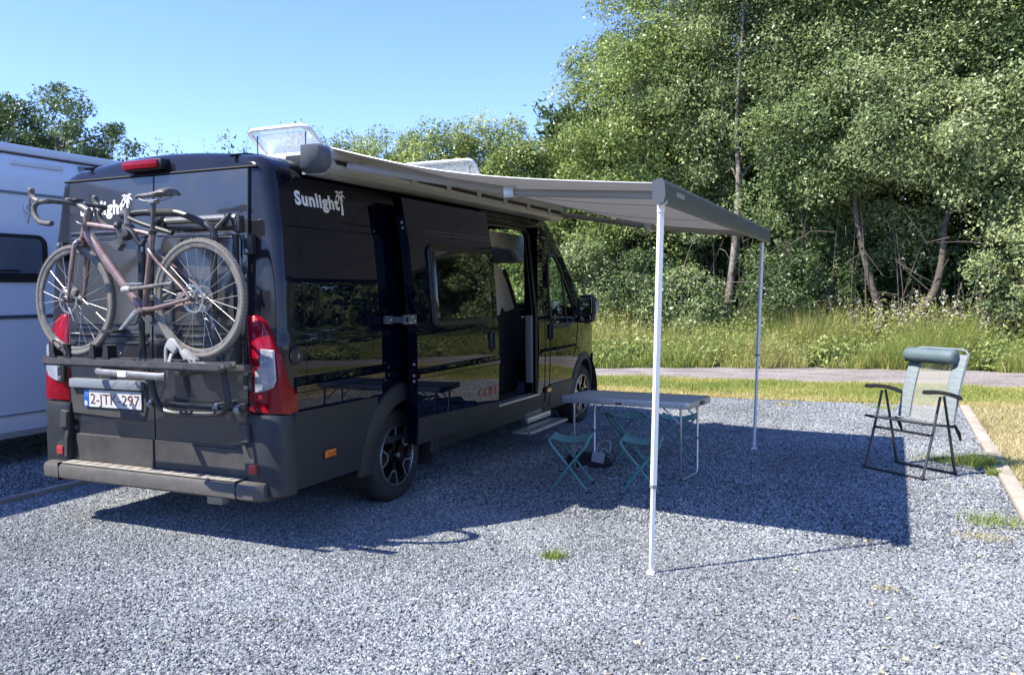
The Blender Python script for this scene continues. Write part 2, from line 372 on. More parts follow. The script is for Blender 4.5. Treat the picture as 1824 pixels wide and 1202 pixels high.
def text_mb(body, size, origin, u, v, depth=.0015, bold=0.0, width=None, shear=0.0, spacing=1.0):
    cu = bpy.data.curves.new('lettering', 'FONT'); cu.body = body; cu.size = 1; cu.extrude = 0; cu.offset = bold; cu.space_character = spacing
    cu.shear = shear; cu.resolution_u = 4
    ob = bpy.data.objects.new('lettering', cu); col.objects.link(ob); bpy.context.view_layer.update()
    me = bpy.data.meshes.new_from_object(ob.evaluated_get(bpy.context.evaluated_depsgraph_get()))
    bpy.data.objects.remove(ob)
    V = [p.co.copy() for p in me.vertices]; xs = [p.x for p in V]; x0 = min(xs); w = max(xs)-x0
    sx = (width/w) if width else size
    o = Vector(origin); u = Vector(u); v = Vector(v); n = u.cross(v).normalized()
    mb = MB(); mb.add([o+u*((p.x-x0)*sx)+v*(p.y*size)+n*depth for p in V], [tuple(f.vertices) for f in me.polygons])
    bpy.data.meshes.remove(me)
    return mb
def raw_mesh(name, V, Fq, mt, parent=None, tint=None, kind=None, nper=3):
    """fast mesh from numpy: V (n,3), polygons of nper consecutive verts"""
    loc = root_loc(parent) if parent else Vector((0, 0, 0))
    V = np.asarray(V, np.float32)-np.array(loc, np.float32)
    me = bpy.data.meshes.new(name); nv = len(V); nf = nv//nper
    me.vertices.add(nv); me.vertices.foreach_set('co', V.ravel())
    me.loops.add(nv); me.loops.foreach_set('vertex_index', np.arange(nv, dtype=np.int32))
    me.polygons.add(nf); me.polygons.foreach_set('loop_start', np.arange(0, nv, nper, dtype=np.int32))
    me.polygons.foreach_set('loop_total', np.full(nf, nper, np.int32))
    if tint is not None:
        a = me.attributes.new('tint', 'FLOAT', 'FACE'); a.data.foreach_set('value', np.asarray(tint, np.float32))
    me.materials.append(mt); me.update(); me.validate()
    o = bpy.data.objects.new(name, me); col.objects.link(o); o.parent = parent
    if kind: o['kind'] = kind
    return o

# ------------------------------------------------------------------ ground
def sheet(name, pts, z, mt, kind='structure', n=1):
    mb = MB(); mb.add([(x, y, z) for x, y in pts], [tuple(range(len(pts)))])
    o = mb.build(name, mt); o['kind'] = kind; return o
def ground_mat(name, stops, scale, fine, bumpd, mix2=None):
    m = bpy.data.materials.new(name); m.use_nodes = True
    N = m.node_tree.nodes; L = m.node_tree.links; b = N['Principled BSDF']; b.inputs['Roughness'].default_value = .9
    b.inputs['Specular IOR Level'].default_value = .2
    tc = N.new('ShaderNodeTexCoord')
    v = N.new('ShaderNodeTexVoronoi'); v.inputs['Scale'].default_value = fine; L.new(tc.outputs['Object'], v.inputs['Vector'])
    cr = N.new('ShaderNodeValToRGB'); e = cr.color_ramp.elements
    e[0].position = stops[0][0]; e[0].color = (*stops[0][1], 1); e[1].position = stops[-1][0]; e[1].color = (*stops[-1][1], 1)
    for p, c in stops[1:-1]:
        k = e.new(p); k.color = (*c, 1)
    sp = N.new('ShaderNodeSeparateColor'); L.new(v.outputs['Color'], sp.inputs[0]); L.new(sp.outputs[0], cr.inputs[0])
    n = N.new('ShaderNodeTexNoise'); n.inputs['Scale'].default_value = scale; n.inputs['Detail'].default_value = 8; L.new(tc.outputs['Object'], n.inputs['Vector'])
    mr = N.new('ShaderNodeMapRange'); mr.inputs[1].default_value = .35; mr.inputs[2].default_value = .65; mr.inputs[3].default_value = .78; mr.inputs[4].default_value = 1.15
    L.new(n.outputs[0], mr.inputs[0])
    mx = N.new('ShaderNodeMix'); mx.data_type = 'RGBA'; mx.blend_type = 'MULTIPLY'; mx.inputs[0].default_value = 1
    L.new(cr.outputs[0], mx.inputs[6]); L.new(mr.outputs[0], mx.inputs[7]); L.new(mx.outputs[2], b.inputs['Base Color'])
    bp = N.new('ShaderNodeBump'); bp.inputs['Strength'].default_value = .8; bp.inputs['Distance'].default_value = bumpd; bp.invert = True
    L.new(v.outputs['Distance'], bp.inputs['Height']); L.new(bp.outputs[0], b.inputs['Normal'])
    return m
M['soil'] = ground_mat('dry_soil_and_grass', [(0, (0.05, .05, .02)), (.5, (0.08, .08, .035)), (1, (0.13, .12, .06))], .8, 40, .02)
M['gravel_bed'] = ground_mat('grey_gravel_bed', [(0, (0.035, .039, .045)), (.5, (0.09, .098, .108)), (1, (0.21, .222, .235))], 1.3, 55, .012)  # bed darkened to stand in for shade in the gaps between stones
M['path'] = ground_mat('pinkish_grit_path', [(0, (0.165, .145, .138)), (.5, (0.25, .222, .210)), (1, (0.37, .33, .315))], 1.6, 60, .008)
M['turf'] = ground_mat('turf_soil', [(0, (0.16, .16, .05)), (.5, (0.36, .30, .11)), (1, (0.52, .42, .20))], .9, 60, .02)

big = MB(); big.add([(-300, -300, -.03), (300, -300, -.03), (300, 300, -.03), (-300, 300, -.03)], [(0, 1, 2, 3)])
g = big.build('ground', M['soil']); g['kind'] = 'structure'
sheet('gravel_pitch', [(-2.68, -8), (4.06, -8), (4.06, 8.35), (1.5, 8.32), (-2.68, 8.0)], 0.0, M['gravel_bed'])
sheet('neighbouring_gravel_pitch', [(-9.4, -8), (-2.76, -8), (-2.76, 8.0), (-9.4, 7.6)], 0.0, M['gravel_bed'])
def path_edge(x, w):   # near edge w=0, far edge w=1 of the path
    near = np.interp(x, [-14, -1.7, 1.6, 5.1, 9, 14, 40], [9.7, 10.55, 10.78, 11.0, 11.0, 10.4, 5.0])
    far = np.interp(x, [-14, -2.3, -.8, 2.3, 5.5, 9, 14, 40], [11.3, 12.2, 12.9, 13.85, 14.0, 14.0, 13.4, 8.0])
    return (near+.05*np.sin(x*5.1)+.035*np.sin(x*13.7+2)) if w == 0 else (far+.07*np.sin(x*4.3+1)+.05*np.sin(x*11.1))
xs_ = list(np.linspace(-14, 40, 500))
sheet('turf_verge', [(-14, 8.0), (-2.7, 8.02), (1.5, 8.34), (4.16, 8.37), (4.16, -8), (40, -8)]+[(x, path_edge(x, 0)+.05) for x in reversed(xs_)], -.008, M['turf'])
sheet('path', [(x, path_edge(x, 0)) for x in xs_]+[(x, path_edge(x, 1)) for x in reversed(xs_)], -.004, M['path'])

# timber edging: boards laid end to end
def edging(x0, x1, ys, mt, name, zt):
    o = thing(name, None, None, (x0, ys[0], 0)); o['kind'] = 'structure'
    for i in range(len(ys)-1):
        j = random.uniform(-.004, .004)
        mb = MB(); mb.box((x0+j, ys[i]+.004, -.06), (x1+j, ys[i+1]-.004, zt+random.uniform(-.003, .003)), .008); mb.build('edging_board', mt, o)
    return o
edging(4.055, 4.165, [-8, -5.2, -2.4, .2, 2.45, 4.15, 5.55, 7.3, 8.36], M['wood_edge'], 'timber_kerb', .035)
edging(-2.76, -2.68, [-8, -5, -2.1, .35, 2.9, 5.4, 8.0], M['wood_grey'], 'timber_kerb', .045)

# loose stones: instanced on the pitch near the camera
def stones(name, pts, dens, smin, smax, mt, seed, z=0.0, label=None):
    me = bpy.data.meshes.new(name); me.from_pydata([(x, y, z) for x, y in pts], [], [tuple(range(len(pts)))])
    o = bpy.data.objects.new(name, me); col.objects.link(o); me.materials.append(mt)
    nt = bpy.data.node_groups.new(name, 'GeometryNodeTree')
    nt.interface.new_socket('Geometry', in_out='INPUT', socket_type='NodeSocketGeometry'); nt.interface.new_socket('Geometry', in_out='OUTPUT', socket_type='NodeSocketGeometry')
    N = nt.nodes; L = nt.links; gi = N.new('NodeGroupInput'); go = N.new('NodeGroupOutput')
    d = N.new('GeometryNodeDistributePointsOnFaces'); d.inputs['Density'].default_value = dens; d.inputs['Seed'].default_value = seed
    ico = N.new('GeometryNodeMeshIcoSphere'); ico.inputs['Radius'].default_value = 1; ico.inputs['Subdivisions'].default_value = 1
    sp = N.new('GeometryNodeSetPosition'); nz = N.new('ShaderNodeTexNoise'); nz.inputs['Scale'].default_value = 1.1
    sub = N.new('ShaderNodeVectorMath'); sub.operation = 'SUBTRACT'; sub.inputs[1].default_value = (.5, .5, .5)
    scl = N.new('ShaderNodeVectorMath'); scl.operation = 'SCALE'; scl.inputs['Scale'].default_value = 1.6
    L.new(nz.outputs['Color'], sub.inputs[0]); L.new(sub.outputs[0], scl.inputs[0]); L.new(scl.outputs[0], sp.inputs['Offset']); L.new(ico.outputs[0], sp.inputs[0])
    sm = N.new('GeometryNodeSetMaterial'); sm.inputs['Material'].default_value = mt; L.new(sp.outputs[0], sm.inputs[0])
    inst = N.new('GeometryNodeInstanceOnPoints')
    rr = N.new('FunctionNodeRandomValue'); rr.data_type = 'FLOAT_VECTOR'; rr.inputs[0].default_value = (-.8, -.8, 0); rr.inputs[1].default_value = (.8, .8, 6.283); rr.inputs['Seed'].default_value = 3
    rs = N.new('FunctionNodeRandomValue'); rs.data_type = 'FLOAT_VECTOR'; rs.inputs[0].default_value = (smin, smin*.75, smin*.45); rs.inputs[1].default_value = (smax, smax*.75, smax*.62)
    rs.inputs['Seed'].default_value = 9
    er = N.new('FunctionNodeEulerToRotation') if hasattr(bpy.types, 'FunctionNodeEulerToRotation') else None
    L.new(gi.outputs[0], d.inputs[0]); L.new(d.outputs[0], inst.inputs['Points']); L.new(sm.outputs[0], inst.inputs['Instance'])
    if er: L.new(rr.outputs[0], er.inputs[0]); L.new(er.outputs[0], inst.inputs['Rotation'])
    else: L.new(rr.outputs[0], inst.inputs['Rotation'])
    L.new(rs.outputs[0], inst.inputs['Scale']); L.new(inst.outputs[0], go.inputs[0])
    md = o.modifiers.new('scatter', 'NODES'); md.node_group = nt
    o['kind'] = 'stuff'; tag(o, label, 'gravel'); return o
def stone_mat(name, c):
    m = bpy.data.materials.new(name); m.use_nodes = True
    N = m.node_tree.nodes; L = m.node_tree.links; b = N['Principled BSDF']; b.inputs['Roughness'].default_value = .75; b.inputs['Specular IOR Level'].default_value = .3
    oi = N.new('ShaderNodeObjectInfo'); cr = N.new('ShaderNodeValToRGB'); e = cr.color_ramp.elements; cr.color_ramp.interpolation = 'LINEAR'
    e[0].position = 0; e[0].color = (*c[0], 1); e[1].position = 1; e[1].color = (*c[-1], 1)
    for i in range(1, len(c)-1):
        k = e.new(i/(len(c)-1)); k.color = (*c[i], 1)
    L.new(oi.outputs['Random'], cr.inputs[0])
    geo = N.new('ShaderNodeNewGeometry'); n = N.new('ShaderNodeTexNoise'); n.inputs['Scale'].default_value = .9; n.inputs['Detail'].default_value = 5
    L.new(geo.outputs['Position'], n.inputs['Vector'])
    mr = N.new('ShaderNodeMapRange'); mr.inputs[1].default_value = .35; mr.inputs[2].default_value = .65; mr.inputs[3].default_value = .80; mr.inputs[4].default_value = 1.18
    L.new(n.outputs[0], mr.inputs[0]); mx = N.new('ShaderNodeMix'); mx.data_type = 'RGBA'; mx.blend_type = 'MULTIPLY'; mx.inputs[0].default_value = 1
    L.new(cr.outputs[0], mx.inputs[6]); L.new(mr.outputs[0], mx.inputs[7]); L.new(mx.outputs[2], b.inputs['Base Color'])
    return m
M['stone'] = stone_mat('slate_gravel_stones', [(0.05, .056, .062), (0.12, .132, .142), (0.185, .201, .212), (0.265, .281, .291), (0.20, .205, .205), (0.47, .485, .49)])
stones('gravel', [(-1.3, -2.4), (4.05, -2.4), (4.05, 1.4), (-2.68, 1.4), (-2.68, -1.3)], 11500, .0060, .0138, M['stone'], 1, .003, 'grey slate chippings on the pitch in front of the van')
stones('gravel', [(-2.68, 1.4), (4.05, 1.4), (4.05, 8.34), (-2.68, 8.0)], 5200, .0065, .0145, M['stone'], 2, .003, 'grey slate chippings beneath and beyond the van and table')
stones('gravel', [(-6.5, -1.5), (-2.77, -1.5), (-2.77, 5), (-6.5, 5)], 3000, .008, .017, M['stone'], 4, .003, 'grey slate chippings under the white motorhome')

# ------------------------------------------------------------------ camper van
YR, YF, ZW, RW = 1.342, 5.377, 0.345, 0.345          # axles and wheel radius
van = thing('campervan', 'black high-roof campervan with open sliding door, extended awning and bicycle on its back', 'campervan', (-1.025, 2.9, 0))
_z = [.20, .33, .60, .83, 1.05, 1.26, 1.275, 1.60, 1.90, 1.945, 1.96, 2.20, 2.30]
_x = [-.05, -.03, -.006, 0, .002, 0, -.010, -.026, -.056, -.062, -.070, -.112, -.135]
def sideX(z):
    return float(np.interp(z, _z, _x))
_fine = np.linspace(.2, 2.3, 211)
_raw = np.interp(_fine, _z, _x)
_sm = np.convolve(np.pad(_raw, 4, 'edge'), np.ones(9)/9, 'valid'); _sm = .35*_raw+.65*_sm
def sideX(z): return float(np.interp(z, _fine, _sm))
def roofH(Y):
    return float(np.interp(Y, [0, .35, 1, 4.25, 4.45, 4.75, 5.05, 5.35, 5.60, 5.85, 6.10, 6.25, 6.32, 6.34],
                              [2.375, 2.395, 2.40, 2.40, 2.345, 2.07, 1.76, 1.46, 1.27, 1.18, 1.08, .93, .75, .45]))
def taper(Y, z):
    t = max(0, Y-4.55); k = .20*(t/1.8)**2.4
    t2 = max(0, Y-5.7); k += .22*(t2/.64)**3
    if z > 1.25: k += .10*min(1, (z-1.25)/.9)*min(1, t/1.0)
    return k
def corner_in(Y):                      # rounding of the back corners in plan
    r = .085; d = Y-.03
    return r-math.sqrt(max(0, r*r-(r-d)**2)) if d < r else 0
NS, NC, NT = 84, 12, 10                 # side / corner / top divisions of half a section
def body_pt(Y, u, off=0.0):
    """u 0..1 = up the side, 1..2 = roof corner, 2..3 = roof to the middle; returns right-hand point"""
    H = roofH(Y); rc = min(.16, .06+.10*min(1, max(0, (5.2-Y))/1.0)) if Y > 4.2 else .13
    ztop = H-rc
    if u <= 1: z = .33+(ztop-.33)*u; x = sideX(min(z, 2.3))-(max(0, z-2.3))*.2
    elif u <= 2:
        a = (u-1)*math.pi/2; x0 = sideX(min(ztop, 2.3)); wx = .20
        x = x0-wx*(1-math.cos(a)); z = ztop+rc*math.sin(a)
    else:
        t = u-2; x0 = sideX(min(ztop, 2.3))-.20; x = x0+(-1.025-x0)*t; z = H+.052*(1-(1-t)**2)
    k = taper(Y, z)
    x = -1.025+(x+1.025)*(1-k)
    ci = corner_in(Y)
    x = x-ci; 
    if u > 1: z -= ci*min(1, (u-1))
    y = Y+.05*max(0, z-1.2)/1.1*max(0, 1-Y/.8)
    return Vector((x+off, y, z))
def mir(p): return Vector((-2.05-p.x, p.y, p.z))
# openings in the shell, tested on the middle of each face
fd_win = [(4.27, 1.27), (4.25, 1.55), (4.30, 1.86), (4.42, 1.93), (4.56, 1.86), (4.74, 1.68), (4.92, 1.45), (5.00, 1.26), (4.90, 1.20), (4.36, 1.19)]
def inpoly(p, P):
    c = False; n = len(P); j = n-1
    for i in range(n):
        if (P[i][1] > p[1]) != (P[j][1] > p[1]) and p[0] < (P[j][0]-P[i][0])*(p[1]-P[i][1])/(P[j][1]-P[i][1])+P[i][0]: c = not c
        j = i
    return c
YS = [.03, .034, .042, .055, .072, .092, .115]+list(np.arange(.15, 2.84, .035))+[2.84]+list(np.arange(2.87, 3.93, .035))+[3.93]+list(np.arange(3.96, 6.30, .03))+[6.30, 6.32, 6.335, 6.34]
US = [i/NS for i in range(NS+1)]+[1+i/NC for i in range(1, NC+1)]+[2+i/NT for i in range(1, NT+1)]
shell = MB(); glassF = MB()
nu = len(US)
for side in (0, 1):
    base = len(shell.v)
    pts = [body_pt(Y, u) for Y in YS for u in US]
    if side: pts = [mir(p) for p in pts]
    faces = []; gfaces = []
    for i in range(len(YS)-1):
        for j in range(nu-1):
            f = (i*nu+j, (i+1)*nu+j, (i+1)*nu+j+1, i*nu+j+1)
            c = (pts[f[0]]+pts[f[1]]+pts[f[2]]+pts[f[3]])/4; u = (US[j]+US[j+1])/2
            if u < 1:
                if math.hypot(c.y-YR, c.z-ZW) < .46 or math.hypot(c.y-YF, c.z-ZW) < .44: continue
                if side == 0 and 2.84 < c.y < 3.93 and .50 < c.z < 2.17: continue
                if inpoly((c.y, c.z), fd_win): continue
            if u > 1.35 and 4.62 < c.y < 5.50: gfaces.append(f); continue
            faces.append(f)
    shell.add(pts, faces); glassF.add(pts, gfaces)
# back cap: strips across the width
for j in range(nu-1):
    a = body_pt(.03, US[j]); b = body_pt(.03, US[j+1])
    shell.add([a, b, mir(b), mir(a)], [(0, 1, 2, 3)])
# nose cap
for j in range(nu-1):
    a = body_pt(6.34, US[j]); b = body_pt(6.34, US[j+1]); shell.add([a, b, mir(b), mir(a)], [(0, 1, 2, 3)])
body = shell.build('body', M['paint'], van, 40)
ws = glassF.build('windscreen', M['glass'], van, 40)

def seam_line(pts, w, name, mt, parent, proud=.002):
    mb = MB(); mb.tube(pts, w, 6); return mb.build(name, mt, parent)
def side_pts(yz, off=.0): return [Vector((sideX(z)-(-1.025+0)*0+off-( .0 if y < 4.55 else 1.025*taper(y, z)), y, z)) for y, z in yz]

# side details -------------------------------------------------------------
def sidegrid(y0, y1, z0, z1, off, ny=12, nz=16, thick=.012):
    mb = MB()
    F = lambda y, z: side_pts([(y, z)], off)[0]
    G = lambda y, z: side_pts([(y, z)], off-thick)[0]
    ys = list(np.linspace(y0, y1, ny)); zs = list(np.linspace(z0, z1, nz))
    mb.grid(F, ys, zs); mb.grid(G, ys, zs)
    for a in (y0, y1): mb.add([F(a, z) for z in zs]+[G(a, z) for z in zs], [(i, i+1, nz+i+1, nz+i) for i in range(nz-1)])
    for a in (z0, z1): mb.add([F(y, a) for y in ys]+[G(y, a) for y in ys], [(i, i+1, ny+i+1, ny+i) for i in range(ny-1)])
    return mb
def arch(yc, r0, r1, a0, a1, off, n=28, lip=.10, x_base=None):
    mb = MB(); P = []
    for i in range(n+1):
        a = R(a0+(a1-a0)*i/n); c, s = math.cos(a), math.sin(a)
        row = []
        for r, o in ((r0, -lip), (r0, off*.5), (r0+.012, off), (r0+(r1-r0)*.55, off*.95), (r1-.008, off*.45), (r1, -.004)):
            y = yc-c*r; z = max(.25, ZW+s*r); row.append(Vector((side_pts([(y, max(z, .34))], 0)[0].x+o, y, z)))
        P.append(row)
    k = len(P[0]); mb.add([p for row in P for p in row], [(i*k+j, (i+1)*k+j, (i+1)*k+j+1, i*k+j+1) for i in range(n) for j in range(k-1)])
    return mb
# rear quarter lower cladding with the arch cut out
mb = MB()
ys = [.10, .14, .3, .5, .7]+list(np.linspace(.80, .985, 12))
def cl(y, t, off):
    ztop = .828-.010*(y/.97)
    zb = .348
    dz = .505**2-(y-YR)**2
    return side_pts([(y, zb+(ztop-zb)*t)], off)[0]
tv = list(np.linspace(0, 1, 14))
for off in (.016, .0):
    mb.grid(lambda y, t: cl(y, t, off), ys, tv)
for y in (ys[0], ys[-1]): mb.add([cl(y, t, o) for t in tv for o in (0, .016)], [(2*i, 2*i+2, 2*i+3, 2*i+1) for i in range(13)])
for t in (0, 1): mb.add([cl(y, t, o) for y in ys for o in (0, .016)], [(2*i, 2*i+2, 2*i+3, 2*i+1) for i in range(len(ys)-1)])
mb.build('rear_side_cladding', M['plastic'], van, 30)
arch(YR, .405, .545, -6, 186, .035).build('wheel_arch', M['plastic'], van, 30)
arch(YF, .405, .50, -6, 186, .022).build('wheel_arch', M['plastic_worn'], van, 30)
for yc in (YR, YF):                       # liners and left-hand arches
    mb = MB(); a = MB()
    n = 24
    V = []
    for i in range(n+1):
        t = R(-20+220*i/n); y = yc-math.cos(t)*.45; z = ZW+math.sin(t)*.45
        V += [Vector((-.02, y, z)), Vector((-.42, y, z)), Vector((-2.03, y, z)), Vector((-1.63, y, z))]
    for o_, x in ((0, -.42), (2, -1.63)):
        mb = MB(); W2 = [V[4*i+o_+e] for i in range(n+1) for e in (0, 1)]; mb.add(W2, [(2*i, 2*i+2, 2*i+3, 2*i+1) for i in range(n)])
        e = [W2[2*i+1 if o_ == 0 else 2*i+1] for i in range(n+1)]; mb.add(e, [tuple(range(n+1))])
        mb.build('wheel_arch_liner', M['rubber'], van)
# belt mouldings: two dark strips between rear corner and door
def strip(y0, y1, z0, z1, off, mt, name, parent=van, ch=.006, ny=6):
    mb = MB()
    prof = [(-.004, z0), (off, z0+.010), (off, (z0+z1)/2-.006), (off-.010, (z0+z1)/2), (off, (z0+z1)/2+.006), (off*.7, z1-.008), (-.004, z1)]
    ys = np.linspace(y0, y1, ny); V = []
    for y in ys:
        for o, z in prof:
            V.append(side_pts([(y, z)], 0)[0]+Vector((o, 0, 0)))
    k = len(prof); mb.add(V, [(i*k+j, (i+1)*k+j, (i+1)*k+j+1, i*k+j+1) for i in range(len(ys)-1) for j in range(k-1)]+[tuple(range(k)), tuple((len(ys)-1)*k+j for j in range(k))])
    return mb.build(name, mt, parent, 30)
strip(.12, 1.40, .935, 1.040, .016, M['paint'], 'side_moulding')
strip(3.98, 5.00, .90, .955, .014, M['paint'], 'side_moulding')
# feature lines pressed in the upper side
for z, y0, y1 in ((1.946, .14, 4.05), (2.00, .75, 1.35), (1.272, .20, 1.42)):
    seam_line(side_pts([(y, z) for y in np.linspace(y0, y1, 12)], .0008), .0035, 'crease_line', M['paint'], van)
# panel gaps
seam_line([body_pt(.24, u, .0005) for u in np.linspace(.30, 1.6, 40)], .0022, 'panel_gap', M['seam'], van)
seam_line(side_pts([(1.60, z) for z in np.linspace(.9, 2.18, 16)], .0005), .0025, 'panel_gap', M['seam'], van)
for y in (4.10, 4.235):
    seam_line(side_pts([(y, z) for z in np.linspace(.36, 2.20 if y < 4.2 else 1.2, 16)], .001), .0045, 'panel_gap', M['seam'], van)
seam_line(bez(side_pts([(4.10, 1.98), (4.30, 2.06), (4.50, 1.99), (4.80, 1.76), (5.06, 1.42), (5.12, 1.22), (5.05, .95), (4.96, .80)], .001), 5), .004, 'panel_gap', M['seam'], van)
# fuel and filler cap
fc = MB(); c = side_pts([(.135, 1.165)], .004)[0]
fc.lathe([(0, .012), (.040, .012), (.046, .006), (.052, .008), (.056, .004), (.056, 0)], c, (1, 0, 0), 24)
cap = fc.build('filler_cap', M['plastic'], van); q = MB(); q.lathe([(0, .022), (.010, .022), (.010, .012)], c, (1, 0, 0), 12); q.box(c+Vector((.012, -.003, -.02)), c+Vector((.017, .003, .02))); q.build('cap_lock', M['silver_dusty'], cap)
# amber side markers
for y, z, o in ((.440, .525, .017), (4.17, .52, .014)):
    p = side_pts([(y, z)], o)[0]; q = MB(); q.box(p+Vector((-.004, -.055, -.024)), p+Vector((.016, .055, .024)), .006); mk = q.build('side_marker_lamp', M['amber'], van)
    q = MB(); q.box(p+Vector((-.003, -.062, -.030)), p+Vector((.006, .062, .030)), .004); q.build('marker_surround', M['seam'], mk)
# sill below the doorway and the skirt
q = sidegrid(1.75, 4.93, .30, .50, .004, 20, 5, .05); q.build('sill', M['plastic'], van)
q = sidegrid(4.115, 4.225, .40, .555, .012, 3, 4); q.build('front_cladding', M['plastic'], van)
q = sidegrid(4.245, 4.93, .36, .565, .012, 8, 4); q.build('front_cladding', M['plastic'], van)
q = MB(); q.box((-.10, 2.86, .495), (.012, 3.92, .512), .003); q.build('threshold_plate', M['alu'], van)

# doorway frame and rubber
fr = MB()
for off, w in ((-.012, .016), (-.05, .012)):
    pts = side_pts([(2.86, .52), (2.86, 1.3), (2.86, 2.10), (2.92, 2.155), (3.4, 2.16), (3.85, 2.155), (3.915, 2.10), (3.915, 1.3), (3.915, .52)], off)
    fr.tube(pts, w, 8)
fr.build('door_seal', M['seal'], van)
q = MB(); q.box((-.16, 3.935, .50), (-.012, 4.06, 2.18)); q.build('door_pillar', M['paint'], van)
# overhead guide ribs above the doorway
for z, o in ((2.215, .006), (2.24, .012), (2.265, .005)):
    q = MB(); q.tube(side_pts([(y, z) for y in np.linspace(2.88, 4.0, 8)], o), .007, 6); q.build('door_guide_rail', M['seal'], van)

# sliding door, slid back and standing proud of the side
OD = .150
sdr = sidegrid(1.297, 2.667, .441, 2.218, OD, 30, 74, .075)
door = sdr.build('sliding_door', M['paint'], van, 35)
strip2 = MB()
def dside(y, z, o): return side_pts([(y, z)], OD+o)[0]
def dstrip(y0, y1, z0, z1, off, mt, name):
    mb = MB(); prof = [(-.004, z0), (off, z0+.010), (off, (z0+z1)/2-.006), (off-.012, (z0+z1)/2), (off, (z0+z1)/2+.006), (off*.6, z1-.01), (-.004, z1)]
    V = []; ys = np.linspace(y0, y1, 5)
    for y in ys:
        for o, z in prof: V.append(dside(y, z, o))
    k = len(prof); mb.add(V, [(i*k+j, (i+1)*k+j, (i+1)*k+j+1, i*k+j+1) for i in range(4) for j in range(k-1)]+[tuple(range(k)), tuple(4*k+j for j in range(k))])
    return mb.build(name, mt, door, 30)
dstrip(1.306, 2.657, .911, .999, .016, M['paint'], 'side_moulding')
q = MB()
for o in (.012, -.002): q.grid(lambda y, z: dside(y, .439+(z)*(.636-.044*(y-1.30)/1.36-.439), o), list(np.linspace(1.302, 2.662, 10)), [0, .33, .66, 1])
q.add([dside(y, .439+t*(.636-.044*(y-1.30)/1.36-.439), o) for y in np.linspace(1.302, 2.662, 10) for t, o in ((1, -.002), (1, .012), (0, .012), (0, -.002))], [(4*i, 4*i+4, 4*i+5, 4*i+1) for i in range(9)]+[(4*i+2, 4*i+6, 4*i+7, 4*i+3) for i in range(9)]+[(0, 1, 2, 3), (36, 37, 38, 39)])
q.build('door_cladding', M['plastic'], door, 30)
for z, y0 in ((2.000, 1.315), (1.974, 1.315)):
    seam_line([dside(y, z, .001) for y in np.linspace(y0, 2.65, 10)], .003, 'crease_line', M['paint'], door)
# window of the sliding door: frame + dark acrylic
wx = (dside(2, 1.3, 0)+dside(2, 1.87, 0))/2
uu = Vector((0, 1, 0)); vv = (dside(2, 1.87, 0)-dside(2, 1.30, 0)).normalized(); nn = uu.cross(vv)
L0 = (dside(2, 1.87, 0)-dside(2, 1.30, 0)).length
o0 = dside(0, 1.30, .004)+nn*.002
q = MB(); q.prism(rrect(1.535, -.025, 2.534, L0+.025, .05), o0, uu, vv, nn*.016, .006); wf = q.build('window_frame', M['seal'], door, 30)
q = MB(); q.prism(rrect(1.584, .02, 2.500, L0-.015, .05), o0+nn*.0165, uu, vv, nn*.014, .010); q.build('window_pane', M['mesh_win'], wf, 30)
q = MB(); q.tube([o0+nn*.02+uu*a+vv*b for a, b in ((1.59, -.005), (2.495, -.005))], .007, 6); q.tube([o0+nn*.02+uu*1.552+vv*t for t in (.03, L0-.03)], .006, 6); q.build('frame_highlight', M['chair_metal'], wf)
# handle
def handle(par, p, n, u, h=.10, w=.030):
    q = MB(); ring = []
    for i in range(20):
        a = 2*math.pi*i/20; ring.append((math.copysign(abs(math.cos(a))**.6, math.cos(a))*w, math.copysign(abs(math.sin(a))**.8, math.sin(a))*h))
    q.prism(ring, p, u, Vector((0, 0, 1)), n*.014, .006); hb = q.build('door_handle', M['plastic'], par, 30)
    q = MB(); q.box(p+n*.014-u*.011-Vector((0, 0, h*.78)), p+n*.036+u*.011+Vector((0, 0, h*.78)), .008); q.build('grip', M['dark_metal'], hb)
handle(door, dside(2.535, 1.125, 0), Vector((1, 0, 0)), Vector((0, 1, 0)), .095, .036)
handle(van, side_pts([(4.245, 1.12)], .002)[0], Vector((1, 0, 0)), Vector((0, 1, 0)), .095, .030)
# red lettering at the foot of the sliding door
text_mb('CLIFF', .100, dside(2.280, .668, .002), Vector((0, 1, 0)), Vector((0, 0, 1)), .003, .0, width=.372).build('lettering', M['red_print'], door)
# mid rail bracket between body and door
p = side_pts([(1.10, 1.345)], .006)[0]
q = MB(); q.box(p+Vector((0, 0, -.028)), p+Vector((.035, .09, .030)), .006); q.box(p+Vector((.02, .06, -.020)), p+Vector((.150, .10, .024)), .006); q.box(p+Vector((.125, .05, -.032)), p+Vector((.150, .21, .036)), .006)
br = q.build('door_bracket', M['anthracite'], van)
for dy, dz in ((.15, .02), (.18, -.01), (.05, .0), (.13, -.02)):
    q = MB(); q.sphere(p+Vector((.151 if dy > .1 else .036, dy, dz)), .008, 8); q.build('bracket_bolt', M['alu'], br)
for z in (2.04, 2.00, .94, .90, 1.02):
    q = MB(); c0 = dside(1.296, z, -.03); q.lathe([(0, .006), (.009, .005), (.011, 0)], c0, (0, -1, 0), 10); q.build('door_edge_bolt', M['alu'], door)

